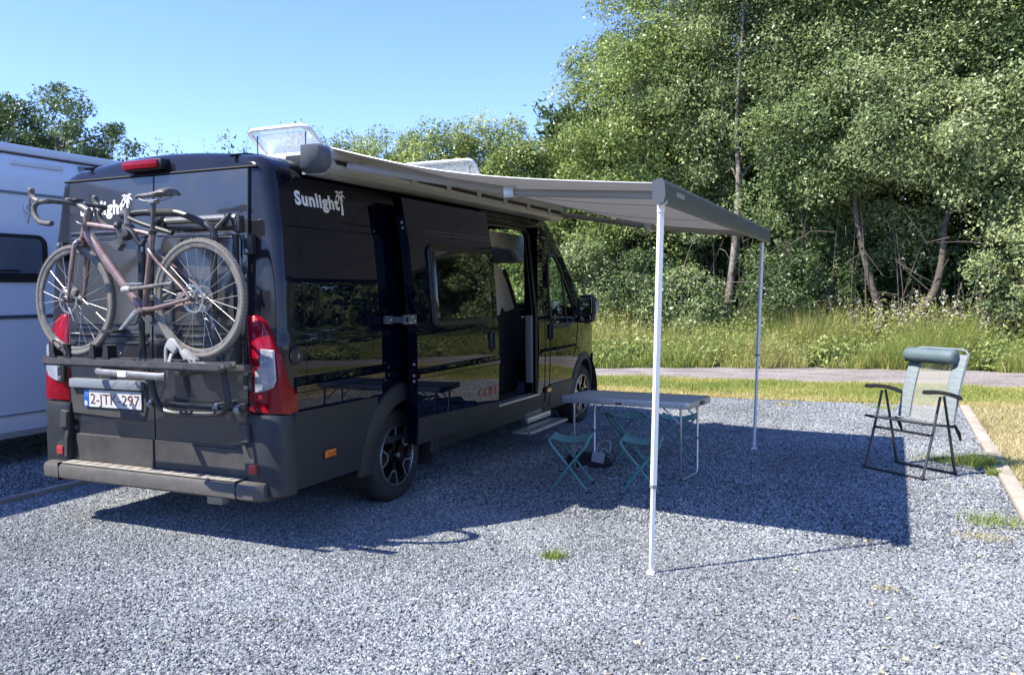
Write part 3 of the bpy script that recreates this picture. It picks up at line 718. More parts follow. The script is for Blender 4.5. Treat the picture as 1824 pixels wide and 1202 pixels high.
# front door window: glass, seal, quarter pillar
gw = MB(); gpts = side_pts(fd_win, -.012); gw.add(gpts, [tuple(range(len(gpts)))]); fwn = gw.build('front_door_window', M['glass'], van)
q = MB(); q.tube(bez(side_pts(fd_win+fd_win[:1], .0), 4), .017, 8); q.build('window_seal', M['seal'], fwn)
q = MB(); q.tube(side_pts([(4.74, 1.20), (4.70, 1.72)], -.004), .012, 6); q.build('window_divider', M['seal'], fwn)
gw = MB(); gw.add([mir(p) for p in gpts], [tuple(range(len(gpts)))]); fwl = gw.build('front_door_window', M['glass'], van)
q = MB(); q.tube([mir(p) for p in bez(side_pts(fd_win+fd_win[:1], .0), 4)], .017, 8); q.build('window_seal', M['seal'], fwl)
# side arm under the window towards the mirror
q = MB(); q.tube(bez(side_pts([(4.30, 1.19), (4.50, 1.15), (4.80, 1.17), (5.0, 1.24)], .006), 5), [.012]*15+[.018], 8)
q.build('window_sill_trim', M['plastic'], van)
# door mirrors
def mirror(s):
    T = (lambda p: p) if s > 0 else mir
    q = MB(); P = [(0, 0), (.02, .10), (.06, .16), (.17, .17), (.215, .13), (.225, 0), (.20, -.13), (.14, -.155), (.03, -.14)]
    base = Vector((.015, 5.02, 1.335)); r = []
    for k, (dy, sc) in enumerate(((-.055, .90), (-.04, 1.0), (.03, 1.0), (.09, .80), (.11, .5))):
        for a, b in P: r.append(base+Vector((.11+(a-.11)*sc, dy, b*sc)))
    n = len(P)
    q.add(r, [(k*n+i, k*n+(i+1) % n, (k+1)*n+(i+1) % n, (k+1)*n+i) for k in range(4) for i in range(n)]+[tuple(range(n)), tuple(4*n+i for i in range(n))])
    q.tube([base+Vector((-.10, .03, -.13)), base+Vector((.02, .03, -.12)), base+Vector((.08, .03, -.11))], .028, 8)
    q.v = [tuple(T(Vector(p))) for p in q.v]; mo = q.build('door_mirror', M['plastic'], van, 40)
    for nm, (x0, z0, x1, z1) in (('mirror_glass', (.035, -.05, .195, .13)), ('wide_angle_glass', (.035, -.125, .18, -.065))):
        q = MB(); q.prism(rrect(x0, z0, x1, z1, .02), base+Vector((0, -.0555, 0)), (1, 0, 0), (0, 0, 1), (0, -.006, 0), .003); q.v = [tuple(T(Vector(p))) for p in q.v]; q.build(nm, M['mirror'], mo)
    q = MB(); q.box(base+Vector((.222, -.03, -.05)), base+Vector((.236, .06, .10)), .005); q.v = [tuple(T(Vector(p))) for p in q.v]; q.build('mirror_indicator', M['clear_lens'], mo)
mirror(1); mirror(-1)
# front bumper, grille block, headlamps (seen only from other places)
q = MB()
def nose(Y, z, off=0):
    return Vector((-1.025+(1.025+off)*(1-taper(Y, z)), Y, z))
P = [(5.80, .0), (6.05, .01), (6.25, .012), (6.36, .0)]
V = [nose(Y, z, .012) for Y in np.linspace(5.80, 6.36, 10) for z in np.linspace(.25, .78, 5)]
q.add(V, [(i*5+j, (i+1)*5+j, (i+1)*5+j+1, i*5+j+1) for i in range(9) for j in range(4)]); V2 = [mir(p) for p in V]
q.add(V2, [(i*5+j, (i+1)*5+j, (i+1)*5+j+1, i*5+j+1) for i in range(9) for j in range(4)]); q.add(V[-5:]+V2[-5:], [(i, i+1, 6+i, 5+i) for i in range(4)])
q.build('front_bumper', M['plastic_worn'], van)
for s in (0, 1):
    q = MB(); pts = [nose(6.02, 1.0, .004), nose(6.22, .92, .006), nose(6.28, .82, .006), nose(6.20, .80, .006), nose(5.98, .88, .004)]
    if s: pts = [mir(p) for p in pts]
    q.add(pts, [tuple(range(5))]); q.build('headlamp', M['clear_lens'], van)
# underside
q = MB(); q.box((-1.80, .15, .26), (-.25, 6.1, .42)); q.box((-1.98, 1.85, .36), (-.06, 4.9, .44)); q.build('underbody', M['rubber'], van)
q = MB(); q.box((-.62, .02, .235), (-.50, .10, .30), .01); q.build('towing_eye', M['silver_dusty'], van)

# inside ------------------------------------------------------------------
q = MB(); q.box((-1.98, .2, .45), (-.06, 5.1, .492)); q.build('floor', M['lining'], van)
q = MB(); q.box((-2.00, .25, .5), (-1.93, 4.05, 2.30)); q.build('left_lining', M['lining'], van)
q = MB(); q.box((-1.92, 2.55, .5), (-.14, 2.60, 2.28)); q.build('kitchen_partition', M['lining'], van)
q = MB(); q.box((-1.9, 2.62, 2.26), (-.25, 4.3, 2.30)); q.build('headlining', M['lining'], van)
q = MB(); q.box((-1.90, 2.62, .5), (-1.25, 3.3, 1.12), .02); q.build('bench', M['seat_dark'], van)
q = MB(); q.box((-.60, 2.62, .5), (-.16, 2.88, 1.30), .01); q.build('kitchen_unit', M['lining'], van)
q = MB(); pts = [(3.80, 2.16), (4.68, 2.15), (4.70, 1.86), (4.62, 1.86), (4.50, 1.90), (4.42, 1.96), (4.36, 2.0), (4.25, 2.01), (3.82, 2.01)]
q.prism(pts, (-.48, 0, 0), (0, 1, 0), (0, 0, 1), (-.05, 0, 0)); q.build('overhead_panel', M['white_board'], van)
q = MB(); q.box((-1.7, 4.72, 1.86), (-.25, 4.78, 2.08), .01); q.build('roof_liner_edge', M['headlining'], van)
# cab seats, both with tall backs
def cabseat(x, y, name):
    q = MB(); n = Vector((0, .22, 1)).normalized()
    q.box((x-.24, y-.06, .98), (x+.24, y+.06, 1.83), .05, Matrix.Rotation(R(12), 3, 'X'), (x, y, .98)); so_ = q.build('cab_seat', M['seat_dark'], van, 50)
    q = MB(); q.box((x-.17, y-.075, 1.35), (x+.245, y-.045, 1.82), .03, Matrix.Rotation(R(12), 3, 'X'), (x, y, .98)); q.build('seat_cover', M['seat_cloth'], so_, 50)
    q = MB(); q.box((x-.25, y+.02, .84), (x+.25, y+.55, .99), .05); q.build('seat_cushion', M['seat_dark'], so_, 50)
    q = MB(); q.box((x-.2, y+.05, .5), (x+.2, y+.45, .85), .02); q.build('seat_pedestal', M['lining'], so_, 50)
cabseat(-1.50, 4.55, 'b')
q = MB(); q.prism([(3.66, 1.30), (3.62, 1.62), (3.70, 1.78), (3.80, 1.82), (3.92, 1.80), (4.00, 1.74), (4.10, 1.62), (4.27, 1.36), (4.02, 1.33), (3.94, 1.38), (3.90, 1.30)], (-.42, 0, 0), (0, 1, 0), (0, 0, 1), (-.40, 0, 0), .02); so_ = q.build('cab_seat', M['seat_cloth'], van, 40)
q = MB(); q.prism([(3.66, .80), (3.66, 1.30), (3.90, 1.30), (3.94, 1.38), (4.02, 1.33), (4.27, 1.36), (4.48, 1.20), (4.52, .80)], (-.41, 0, 0), (0, 1, 0), (0, 0, 1), (-.42, 0, 0), .02); q.build('seat_cushion', M['seat_dark'], so_, 40)
q = MB(); q.tube(bez([(-.425, 4.00, 1.755), (-.425, 4.12, 1.63), (-.425, 4.28, 1.40), (-.425, 4.42, 1.22)], 4), .03, 8); q.build('seat_piping', M['seat_dark'], so_)
q = MB(); q.box((-.80, 3.75, .5), (-.42, 4.35, .80), .02); q.build('seat_pedestal', M['lining'], so_, 50)
q = MB(); q.box((-1.9, 5.25, .9), (-.15, 5.6, 1.24), .05); q.build('dashboard', M['lining'], van, 50)
q = MB(); q.lathe([(.185, -.012), (.197, 0), (.185, .012), (.173, 0)], (-1.5, 5.08, 1.30), (0, -.75, .6), 28, True); q.build('steering_wheel', M['seal'], van)
q = MB(); q.box((-.12, 3.86, .62), (-.05, 3.90, 1.30), .01); q.build('grab_panel', M['trim_grey'], van)

# entrance step
q = MB(); q.box((-.30, 3.62, .262), (-.02, 4.04, .345), .006); stp = q.build('step_housing', M['anthracite'], van)
q = MB(); q.box((-.02, 3.62, .245), (.01, 4.22, .30), .004); q.box((.01, 3.24, .205), (.17, 4.20, .228), .004); q.build('step_tread', M['alu'], stp)
q = MB(); q.box((.178, 3.24, .203), (.205, 4.20, .230), .004); q.build('step_edge', M['alu'], stp)
q = MB(); q.box((.170, 3.25, .207), (.178, 4.19, .224)); q.box((.125, 3.25, .2285), (.133, 4.19, .231)); q.build('step_groove', M['seam'], stp)

# wheels ------------------------------------------------------------------
def wheel(yc, x, s):
    """s=+1 right side: outer face at x looking +X"""
    q = MB(); w = .215
    prof = [(.200, -.02), (.222, -.006), (.235, .0), (.262, .004), (.300, .001), (.322, -.008), (.336, -.026), (.343, -.05), (.345, -.09)]
    prof += [(.345, -.128), (.343, -w+.05), (.336, -w+.024), (.318, -w+.006), (.28, -w), (.222, -w+.01), (.20, -w+.03)]
    q.lathe(prof, (x, yc, ZW), (s, 0, 0), 72)
    for gx in (.075, .105, .135):
        pass
    ty = q.build('wheel', M['tyre'], van, 50)
    # raised tread ribs leaving grooves between, each rib one mesh
    q = MB()
    for a0, a1 in ((.030, .060), (.066, .098), (.104, .136), (.142, .172)):
        q.lathe([(.342, -a0), (.3495, -a0-.002), (.3495, -a1+.002), (.342, -a1)], (x, yc, ZW), (s, 0, 0), 72)
    for k in range(60):
        a = 2*math.pi*k/60
        c = Vector((0, math.cos(a), math.sin(a))); t = Vector((0, -math.sin(a), math.cos(a)))
        o = Vector((x, yc, ZW))+c*.338-Vector((s*.022, 0, 0))
        q.add([o+t*.009+Vector((s*.006, 0, 0)), o-t*.009+Vector((s*.006, 0, 0)), o-t*.009-Vector((s*.010, 0, 0))+c*.010, o+t*.009-Vector((s*.010, 0, 0))+c*.010], [(0, 1, 2, 3)])
    q.build('tread', M['tyre'], ty, 30)
    q = MB(); q.lathe([(.223, -.006), (.219, .004), (.212, .004), (.206, -.012), (.19, -.06), (.12, -.07), (.0, -.07)], (x, yc, ZW), (s, 0, 0), 48); rim = q.build('rim', M['rim_black'], ty, 35)
    q = MB(); q.lathe([(.2235, -.004), (.219, .0065), (.2135, .0065), (.209, -.004)], (x, yc, ZW), (s, 0, 0), 60); q.build('rim_lip', M['rim_silver'], ty, 35)
    X = Vector((s, 0, 0)); C0 = Vector((x, yc, ZW))
    for k in range(5):
        a0 = math.pi+2*math.pi*k/5
        def pt(r, d, h): return C0+X*h+Vector((0, math.cos(a0+d), math.sin(a0+d)))*r
        q = MB()
        ring = [(.215, -.33), (.125, -.20), (.055, -.35), (.055, .35), (.125, .20), (.215, .33)]
        A = [pt(r, d, -.006 if r > .1 else -.014) for r, d in ring]; B = [pt(r, d, -.045) for r, d in ring]
        q.add(A+B, [(0, 1, 2, 3, 4, 5), (11, 10, 9, 8, 7, 6)]+[(i, (i+1) % 6, 6+(i+1) % 6, 6+i) for i in range(6)]); sp = q.build('spoke', M['rim_black'], ty, 30)
        q = MB(); e = .010
        for sg in (-1, 1):
            pl = [pt(.214, sg*.36, -.002), pt(.214, sg*.30, -.002), pt(.128, sg*.155, -.002), pt(.118, sg*.22, -.002)]
            q.add(pl+[p-X*.006 for p in pl], [(0, 1, 2, 3), (7, 6, 5, 4), (0, 4, 5, 1), (1, 5, 6, 2), (2, 6, 7, 3), (3, 7, 4, 0)])
        pl = [pt(.118, -.22, -.0018), pt(.128, -.155, -.0018), pt(.128, .155, -.0018), pt(.118, .22, -.0018)]
        q.add(pl+[p-X*.006 for p in pl], [(0, 1, 2, 3), (7, 6, 5, 4), (0, 4, 5, 1), (1, 5, 6, 2), (2, 6, 7, 3), (3, 7, 4, 0)])
        q.build('machined_face', M['rim_silver'], sp, 30)
    q = MB(); q.lathe([(.0, .012), (.028, .010), (.034, .0), (.036, -.03), (.065, -.035), (.07, -.06)], C0, (s, 0, 0), 24); hb = q.build('hub_cap', M['rim_black'], ty)
    for k in range(5):
        a = 2*math.pi*(k+.5)/5; q = MB(); q.lathe([(0, .004), (.010, .002), (.011, -.03)], C0-X*.02+Vector((0, math.cos(a), math.sin(a)))*.062, (s, 0, 0), 6); q.build('wheel_nut', M['chair_metal'], hb)
    q = MB(); q.lathe([(0, .0145), (.018, .0135), (.018, .010)], C0, (s, 0, 0), 20); q.build('wheel_badge', M['rim_silver'], hb)
    return ty
for yc in (YR, YF):
    wheel(yc, -.060, 1); wheel(yc, -1.99, -1)

# the back of the van -----------------------------------------------------
def rearY(z): return .03+.05*max(0, z-1.2)/1.1
def rpanel(x0, x1, z0, z1, off, thick=.018, nz=24, r=0):
    mb = MB(); zs = np.linspace(z0, z1, nz)
    F = lambda z, x: Vector((x, rearY(z)-off, z)); xs = [x0, x0+.004, x1-.004, x1]
    mb.grid(lambda z, x: Vector((x, rearY(z)-off+(.003 if x in (x0, x1) else 0), z)), list(zs), xs)
    mb.add([F(z, x)+Vector((0, thick, 0)) for z in zs for x in (x0, x1)], [(2*i, 2*i+1, 2*i+3, 2*i+2) for i in range(nz-1)])
    for x in (x0, x1): mb.add([F(z, x)+Vector((0, d, 0)) for z in zs for d in (.003, thick)], [(2*i, 2*i+1, 2*i+3, 2*i+2) for i in range(nz-1)])
    for z in (z0, z1): mb.add([F(z, x0)+Vector((0, .003, 0)), F(z, x1)+Vector((0, .003, 0)), F(z, x1)+Vector((0, thick, 0)), F(z, x0)+Vector((0, thick, 0))], [(0, 1, 2, 3)])
    return mb
XC = -1.028
doors = []
q = MB(); q.grid(lambda z, x: Vector((x, rearY(z)-.0015, z)), list(np.linspace(.42, 2.292, 20)), [-1.808, -.254]); q.build('door_gap', M['seam'], van)
for s in (0, 1):
    x0, x1 = (XC+.004, -.262) if s == 0 else (-1.800, XC-.004)
    d = rpanel(x0, x1, .425, 2.285, .020).build('rear_door', M['paint_rear'], van, 30); doors.append(d)
    if s == 1: d['label'] = 'left rear door with the number plate'
    # window
    wz0, wz1 = 1.34, 1.885; a = Vector((0, rearY(wz0)-.022, wz0)); b = Vector((0, rearY(wz1)-.022, wz1)); v = (b-a).normalized(); n = Vector((1, 0, 0)).cross(v)
    wx0, wx1 = (x0+.10, x1-.07) if s == 0 else (x0+.07, x1-.10)
    q = MB(); q.prism(rrect(wx0-.03, -.03, wx1+.03, (b-a).length+.03, .06), a, (1, 0, 0), v, n*.008, .004); wr = q.build('window_surround', M['paint_rear'], d, 30)
    q = MB(); q.prism(rrect(wx0, 0, wx1, (b-a).length, .045), a+n*.0085, (1, 0, 0), v, n*.010, .006); q.build('window_pane', M['dust_glass'], wr, 30)
    # pressed ridges
    for z, r in ((1.945, .012), (1.91, .009), (1.275, .014), (1.225, .010)):
        q = MB(); q.tube([(x0+.03, rearY(z)-.018, z), (x1-.03, rearY(z)-.018, z)], r, 10); q.build('pressed_ridge', M['paint_rear'], d)
    # lower plastic trim
    q = MB(); q.prism([(x0+.004, .43), (x1-.004 if s == 0 else x1, .43), (x1-.004, .603), (x0+.004 if s == 0 else x0+.06, .603)] if s == 0 else [(x0+.09, .43), (x1-.002, .43), (x1-.002, .603), (x0+.055, .612)], (0, rearY(.5)-.0205, 0), (1, 0, 0), (0, 0, 1), (0, -.014, 0), .004); tr = q.build('door_trim', M['plastic_worn'], d, 30)
    q = MB(); q.box((x0+(.06 if s else .004), rearY(.5)-.033, .604), (x1-.004, rearY(.5)-.019, .612), .003); q.build('trim_edge', M['step_plastic'], tr)
for y0, nm in ((1.83, 0), (.0, 1)): pass
# hinges
for x, z in ((-.235, 1.83), (-1.845, 1.83), (-.235, 1.02), (-1.845, 1.02)):
    q = MB(); q.box((x-.032, rearY(z)-.055, z-.062), (x+.032, rearY(z)-.004, z+.062), .010); h = q.build('door_hinge', M['dark_metal'], van)
    q = MB()
    for dz in (-.04, .045): q.lathe([(0, .01), (.014, .008), (.016, 0)], (x-.005, rearY(z)-.055, z+dz), (0, -1, 0), 10)
    q.build('hinge_bolt', M['silver_dusty'], h)
# number plate recess, handle bar, plate
ld = doors[1]
q = MB(); q.prism([(-1.77, .74), (-1.10, .72), (-1.075, .80), (-1.075, .975), (-1.115, .985), (-1.76, .985), (-1.79, .94)], (0, rearY(.9)-.0205, 0), (1, 0, 0), (0, 0, 1), (0, -.012, 0), .012); q.build('plate_recess', M['plastic_worn'], ld, 30)
q = MB(); q.box((-1.755, -.035, .925), (-1.095, .004, .985), .012); q.build('handle_bar', M['trim_grey'], ld, 30)
q = MB(); q.prism(rrect(-1.635, .800, -1.115, .914, .010), (0, -.008, 0), (1, 0, 0), (0, 0, 1), (0, -.006, 0), .001); npl = q.build('number_plate', M['plate_white'], ld, 30)
npl['label'] = 'white number plate reading 2-JTK-297'
q = MB(); q.prism([(-1.633, .802), (-1.590, .802), (-1.590, .912), (-1.633, .912)], (0, -.0145, 0), (1, 0, 0), (0, 0, 1), (0, -.001, 0)); q.build('country_band', M['plate_blue'], npl, 30)
text_mb('B', .042, (-1.627, -.0165, .810), (1, 0, 0), (0, 0, 1), .0005, .01, width=.026).build('lettering', M['white_print'], npl)
mbs = MB()
for k in range(12):
    a = 2*math.pi*k/12; mbs.sphere((-1.6115+.013*math.cos(a), -.0158, .882+.013*math.sin(a)), .0018, 6)
mbs.build('band_star', M['white_print'], npl)
text_mb('2-JTK-297', .098, (-1.575, -.0150, .821), (1, 0, 0), (0, 0, 1), .0008, -.004, width=.445).build('lettering', M['plate_red'], npl)
# rear lettering with palm emblem
def palm(mb, o, u, v, h, n):
    """palm tree emblem: curved trunk and five drooping fronds, height h from o"""
    o = Vector(o); u = Vector(u); v = Vector(v)
    tr = [(0, 0), (.05, .25), (.06, .5), (.02, .72)]
    L = []; Rr = []
    for i, (a, b) in enumerate(tr): w = .075-.012*i; L.append((a-w, b)); Rr.append((a+w, b))
    mb.add([o+(u*a+v*b)*h+n for a, b in L+Rr[::-1]], [(0, 1, 6, 7), (1, 2, 5, 6), (2, 3, 4, 5)])
    for ang, ln in ((150, .36), (195, .34), (95, .22), (40, .36), (-5, .34), (-50, .26), (235, .26)):
        a = R(ang); d = (math.cos(a), math.sin(a)); p = (-d[1], d[0]); s = 1 if math.cos(a) > 0 else -1
        c = (.02, .76); mid = (c[0]+d[0]*ln*.5, c[1]+d[1]*ln*.5+.05); e = (c[0]+d[0]*ln, c[1]+d[1]*ln-.06)
        q4 = [c, (mid[0]-p[0]*.055, mid[1]-p[1]*.055), e, (mid[0]+p[0]*.055, mid[1]+p[1]*.055)]
        mb.add([o+(u*x+v*y)*h+n for x, y in q4], [(0, 1, 2, 3)])
def rlogo(x, z, w, parent):
    u = Vector((1, 0, 0)); v = Vector((0, .045, 1)).normalized(); o = Vector((x, rearY(z)-.0215, z))
    t = text_mb('Sunlight', w*.255, o, u, v, .0015, .045, width=w*.86, spacing=1.12); palm(t, o+u*(w*.90)-v*(w*.065), u, v, w*.34, Vector((0, -.0015, 0)))
    return t.build('lettering', M['white_print'], parent)
rlogo(-1.685, 2.065, .47, ld)
p0 = side_pts([(.275, 2.085)], .0)[0]; p1 = side_pts([(.275, 2.19)], .0)[0]; v = (p1-p0).normalized(); u = Vector((0, 1, 0)); n = u.cross(v)
t = text_mb('Sunlight', .118, p0+n*.001, u, v, .003, .045, width=.455, spacing=1.12); palm(t, p0+u*.475-v*.035, u, v, .175, n*.004); t.build('lettering', M['white_print'], van)
text_mb('DUCATO', .034, (-1.640, rearY(1.15)-.0225, 1.150), (1, 0, 0), (0, 0, 1), .002, .01, width=.34).build('lettering', M['clear_lens'], ld)
# third brake light on the header
q = MB(); q.box((-1.245, -.005, 2.325), (-.935, .10, 2.388), .030); bl = q.build('high_brake_light', M['red_lens'], van, 40)
q = MB(); q.box((-1.252, .016, 2.314), (-.918, .12, 2.394), .028); q.build('brake_light_housing', M['seal'], bl, 40)
# header gutter above the doors and roof seam channels
q = MB(); q.tube([(x, rearY(2.295)-.012, 2.297) for x in np.linspace(-1.85, -.20, 10)], .008, 8); q.build('door_gutter', M['seam'], van)
for x in (-.40, -1.65):
    q = MB(); q.tube([Vector((x, y, body_pt(y, 2.12 if True else 2).z+.0)) for y in np.linspace(.06, 4.2, 30)], .010, 6); q.build('roof_seam', M['seal'], van)
# tail lamps
lampo = [(-.252, .822), (-.246, 1.10), (-.262, 1.405), (-.195, 1.412), (-.125, 1.375), (-.070, 1.29), (-.030, 1.18), (-.012, 1.05), (.004, .95), (.006, .822)]
for s in (0, 1):
    f = (lambda x: x) if s == 0 else (lambda x: -2.05-x)
    q = MB(); n = len(lampo)
    V = []
    for (x, z) in lampo: V.append((f(x), .14, z))
    for (x, z) in lampo: V.append((f(x+.0), .055 if x > -.15 else .012, z))
    for (x, z) in lampo:
        cx_, cz_ = -.13, 1.08; V.append((f(cx_+(x-cx_)*.90-.004), .012 if x > -.15 else .004, cz_+(z-cz_)*.97))
    q.add(V, [(i, (i+1) % n, n+(i+1) % n, n+i) for i in range(n)]+[(n+i, n+(i+1) % n, 2*n+(i+1) % n, 2*n+i) for i in range(n)]+[tuple(2*n+i for i in range(n))])
    tl = q.build('tail_lamp', M['red_lens'], van, 60)
    lens = [(-.150, 1.212), (-.050, 1.205), (-.038, 1.03), (-.060, .985), (-.115, .960), (-.205, .945), (-.200, 1.075), (-.160, 1.10)]
    q = MB(); q.prism([(f(x), z) for x, z in lens], (0, .006, 0), (1, 0, 0), (0, 0, 1), (0, -.012, 0), .006); q.build('clear_lens', M['clear_lens'], tl, 40)
    q = MB(); q.prism([(f(x), z) for x, z in [(-.212, .938), (-.196, .943), (-.188, 1.07), (-.203, 1.078)]], (0, -.005, 0), (1, 0, 0), (0, 0, 1), (0, -.004, 0), .001); q.build('lens_rib', M['red_lens'], tl)
    # bumper corner
    outer = [(-.268, .05), (-.262, -.012), (-.24, -.030), (-.10, -.030), (-.05, -.022), (-.012, .005), (.010, .040), (.016, .085), (.016, .108), (-.02, .15)]
    q = MB(); levels = [(.325, -.02), (.34, 0), (.60, .0), (.79, -.004), (.818, -.012)]
    V = []
    for z, sh in levels:
        for x, y in outer: V.append((f(x+(sh if x > -.1 else 0)), y-(sh if y < 0 else 0), z))
    k = len(outer)
    q.add(V, [(i*k+j, i*k+(j+1) % k, (i+1)*k+(j+1) % k, (i+1)*k+j) for i in range(len(levels)-1) for j in range(k)]+[tuple(range(k)), tuple((len(levels)-1)*k+j for j in range(k))])
    bc = q.build('bumper_corner', M['plastic'], van, 40)
    q = MB(); q.prism([(f(x), z) for x, z in [(-.288, .765), (-.222, .770), (-.216, .69), (-.205, .655), (-.280, .652)]], (0, -.028, 0), (1, 0, 0), (0, 0, 1), (0, -.022, 0), .005); q.build('bumper_cap', M['plastic_worn'], bc, 30)
    q = MB(); q.prism([(f(x), z) for x, z in [(-.282, .645), (-.258, .645), (-.215, .56), (-.160, .535), (-.160, .45), (-.255, .45), (-.262, .56)]], (0, -.029, 0), (1, 0, 0), (0, 0, 1), (0, -.006, 0), .003); q.build('bumper_facet', M['plastic_worn'], bc, 30)
    q = MB(); q.box((f(-.195)-.028, -.044, .468), (f(-.195)+.028, -.026, .525), .004); q.build('reflector', M['red_dark'], bc)
q = MB()
prof = [(.05, .305), (-.075, .312), (-.105, .330), (-.108, .395), (-.098, .416), (-.02, .424), (.04, .424)]
xs = [-1.965, -1.93, -1.80, -1.4, -1.02, -.6, -.29, -.14, -.095]; V = []
for x in xs:
    e = .045 if x in (xs[0], xs[-1]) else 0
    for y, z in prof: V.append((x, min(.05, y+e), z))
k = len(prof); q.add(V, [(i*k+j, (i+1)*k+j, (i+1)*k+j+1, i*k+j+1) for i in range(len(xs)-1) for j in range(k-1)]+[tuple(range(k)), tuple((len(xs)-1)*k+j for j in range(k))])
q.build('rear_bumper_step', M['step_plastic'], van, 30)
q = MB(); q.box((-1.775, -.090, .423), (-.285, .0, .430), .003); q.build('step_tread', M['tread_beige'], van)
for k in range(15):
    q = MB(); q.box((-1.70+k*.095, -.080, .4295), (-1.66+k*.095, -.012, .4335), .0015); q.build('tread_rib', M['tread_beige'], van)
for x in (-1.79, -.27):
    q = MB(); q.box((x-.002, -.110, .306), (x+.002, .0, .427)); q.build('bumper_gap', M['seam'], van)

# roof vents with open lids
def vent(x0, x1, yh, zh, yt, zt, label):
    q = MB(); q.box((x0-.03, min(yt, yh)-.02, 2.405), (x1+.03, yh+.05, 2.475), .012); fr_ = q.build('roof_vent', M['white_board'], van); fr_['label'] = label
    a = Vector((0, yh, zh)); b = Vector((0, yt, zt)); v = (b-a).normalized(); n = Vector((1, 0, 0)).cross(v); h = (b-a).length
    q = MB(); q.prism(rrect(x0, 0, x1, h, .06), a, (1, 0, 0), v, n*.006, .0); q.prism(rrect(x0+.05, .04, x1-.05, h-.05, .05), a+n*.0061, (1, 0, 0), v, n*.022, .03); lid = q.build('vent_lid', M['vent'], fr_, 40)
    q = MB(); q.tube([a+Vector((x, 0, 0))+v*y for x, y in rrect(x0+.012, .012, x1-.012, h-.012, .05)], .015, 8, closed=True); q.build('lid_rim', M['white_board'], lid)
    q = MB(); 
    for x in (x0+.06, x1-.06): q.tube([Vector((x, yt+.05, 2.45)), a+Vector((x, 0, 0))+v*(h*.8)], .005, 6)
    q.build('lid_strut', M['anthracite'], fr_)
vent(-.82, -.29, .93, 2.465, .67, 2.660, 'small rear roof vent with a milky raised lid')
vent(-.88, -.14, 3.06, 2.465, 2.78, 2.715, 'larger front roof vent with a milky raised lid')

# ------------------------------------------------------------------ bicycle rack
rack = thing('bicycle_rack', 'black tube bicycle carrier hung on the rear doors of the van', 'bicycle rack', (-.7, -.15, 1.1))
YH = -.13
hoop = bez([(-.958, YH+.02, 1.80), (-.957, YH, 1.45), (-.955, YH, 1.15), (-.90, YH, 1.03), (-.875, YH, .93), (-.82, YH, .845), (-.72, YH, .818), (-.55, YH, .822), (-.39, YH, .829), (-.315, YH, .855), (-.285, YH, .92), (-.300, YH, .99), (-.325, YH, 1.12), (-.372, YH, 1.30), (-.370, YH, 1.60), (-.360, YH, 1.84)], 4)
q = MB(); q.tube(hoop, .019, 10); q.build('lower_hoop', M['dark_metal'], rack)
q = MB(); q.tube(bez([(-.360, YH, 1.84), (-.362, YH, 1.90), (-.415, YH-.01, 1.945), (-.52, YH-.015, 1.99), (-.625, YH-.02, 2.022), (-.78, YH-.02, 2.032), (-.90, YH-.02, 2.035), (-1.05, YH-.02, 2.030)], 5), .021, 10); uh = q.build('upper_arm', M['dark_metal'], rack)
q = MB(); q.tube([(-1.075, YH-.02, 2.030), (-.985, YH-.02, 2.032)], .026, 10); q.build('arm_end_cap', M['dark_metal_dusty'], uh)
q = MB(); q.tube([(-.84, YH-.02, 2.033), (-.64, YH-.02, 2.024)], .0235, 10); q.build('foam_grip', M['rubber'], uh)
# top crossbar with a ribbed silver face
q = MB(); q.box((-.86, -.075, 1.925), (-.240, -.035, 1.962), .006); cb = q.build('crossbar', M['dark_metal'], rack)
q = MB(); q.tube([(-.83, -.055, 1.985), (-.250, -.055, 1.985)], .021, 10); q.build('ribbed_sleeve', M['silver_dusty'], cb)
for i in range(38):
    q = MB(); q.lathe([(.0212, -.003), (.0232, 0), (.0212, .003)], (-.79+i*.0138, -.055, 1.985), (1, 0, 0), 10); q.build('sleeve_rib', M['silver_dusty'], cb)
q = MB(); q.box((-.84, -.05, 1.885), (-.27, -.025, 1.902), .004); q.build('lower_rail', M['silver_dusty'], rack)
for x in (-.835, -.300):
    q = MB(); q.prism([(x-.05, 1.93), (x+.05, 1.93), (x+.018, 2.012), (x-.018, 2.012)], (0, -.06, 0), (1, 0, 0), (0, 0, 1), (0, -.03, 0), .004); c_ = q.build('clamp_bracket', M['dark_metal'], rack, 30)
    q = MB(); q.tube([(x+.02, -.09, 2.0), (x-.05, -.11, 1.93), (x-.085, -.13, 1.87)], .012, 8, flat=(1, 1)); q.build('clamp_strap', M['dark_metal_dusty'], c_)
q = MB(); q.box((-.275, -.07, 1.90), (-.225, -.02, 1.995), .006); q.build('clamp_bracket', M['dark_metal'], rack)
# verticals close to the door
for x, z0, z1 in ((-.290, 1.10, 1.90),):
    q = MB(); q.box((x-.016, -.045, z0), (x+.016, -.015, z1), .004); q.build('rear_upright', M['dark_metal'], rack)
q = MB(); q.box((-.96, -.08, .842), (-.20, -.045, .872), .004); q.build('lower_bar', M['dark_metal'], rack)
for x in (-.955, -.42, -.26):
    q = MB(); q.sphere((x, -.095, .857), .020, 8); q.box((x-.012, -.09, .83), (x+.012, -.02, .885), .003); q.build('lower_clamp', M['silver_dusty'], rack)
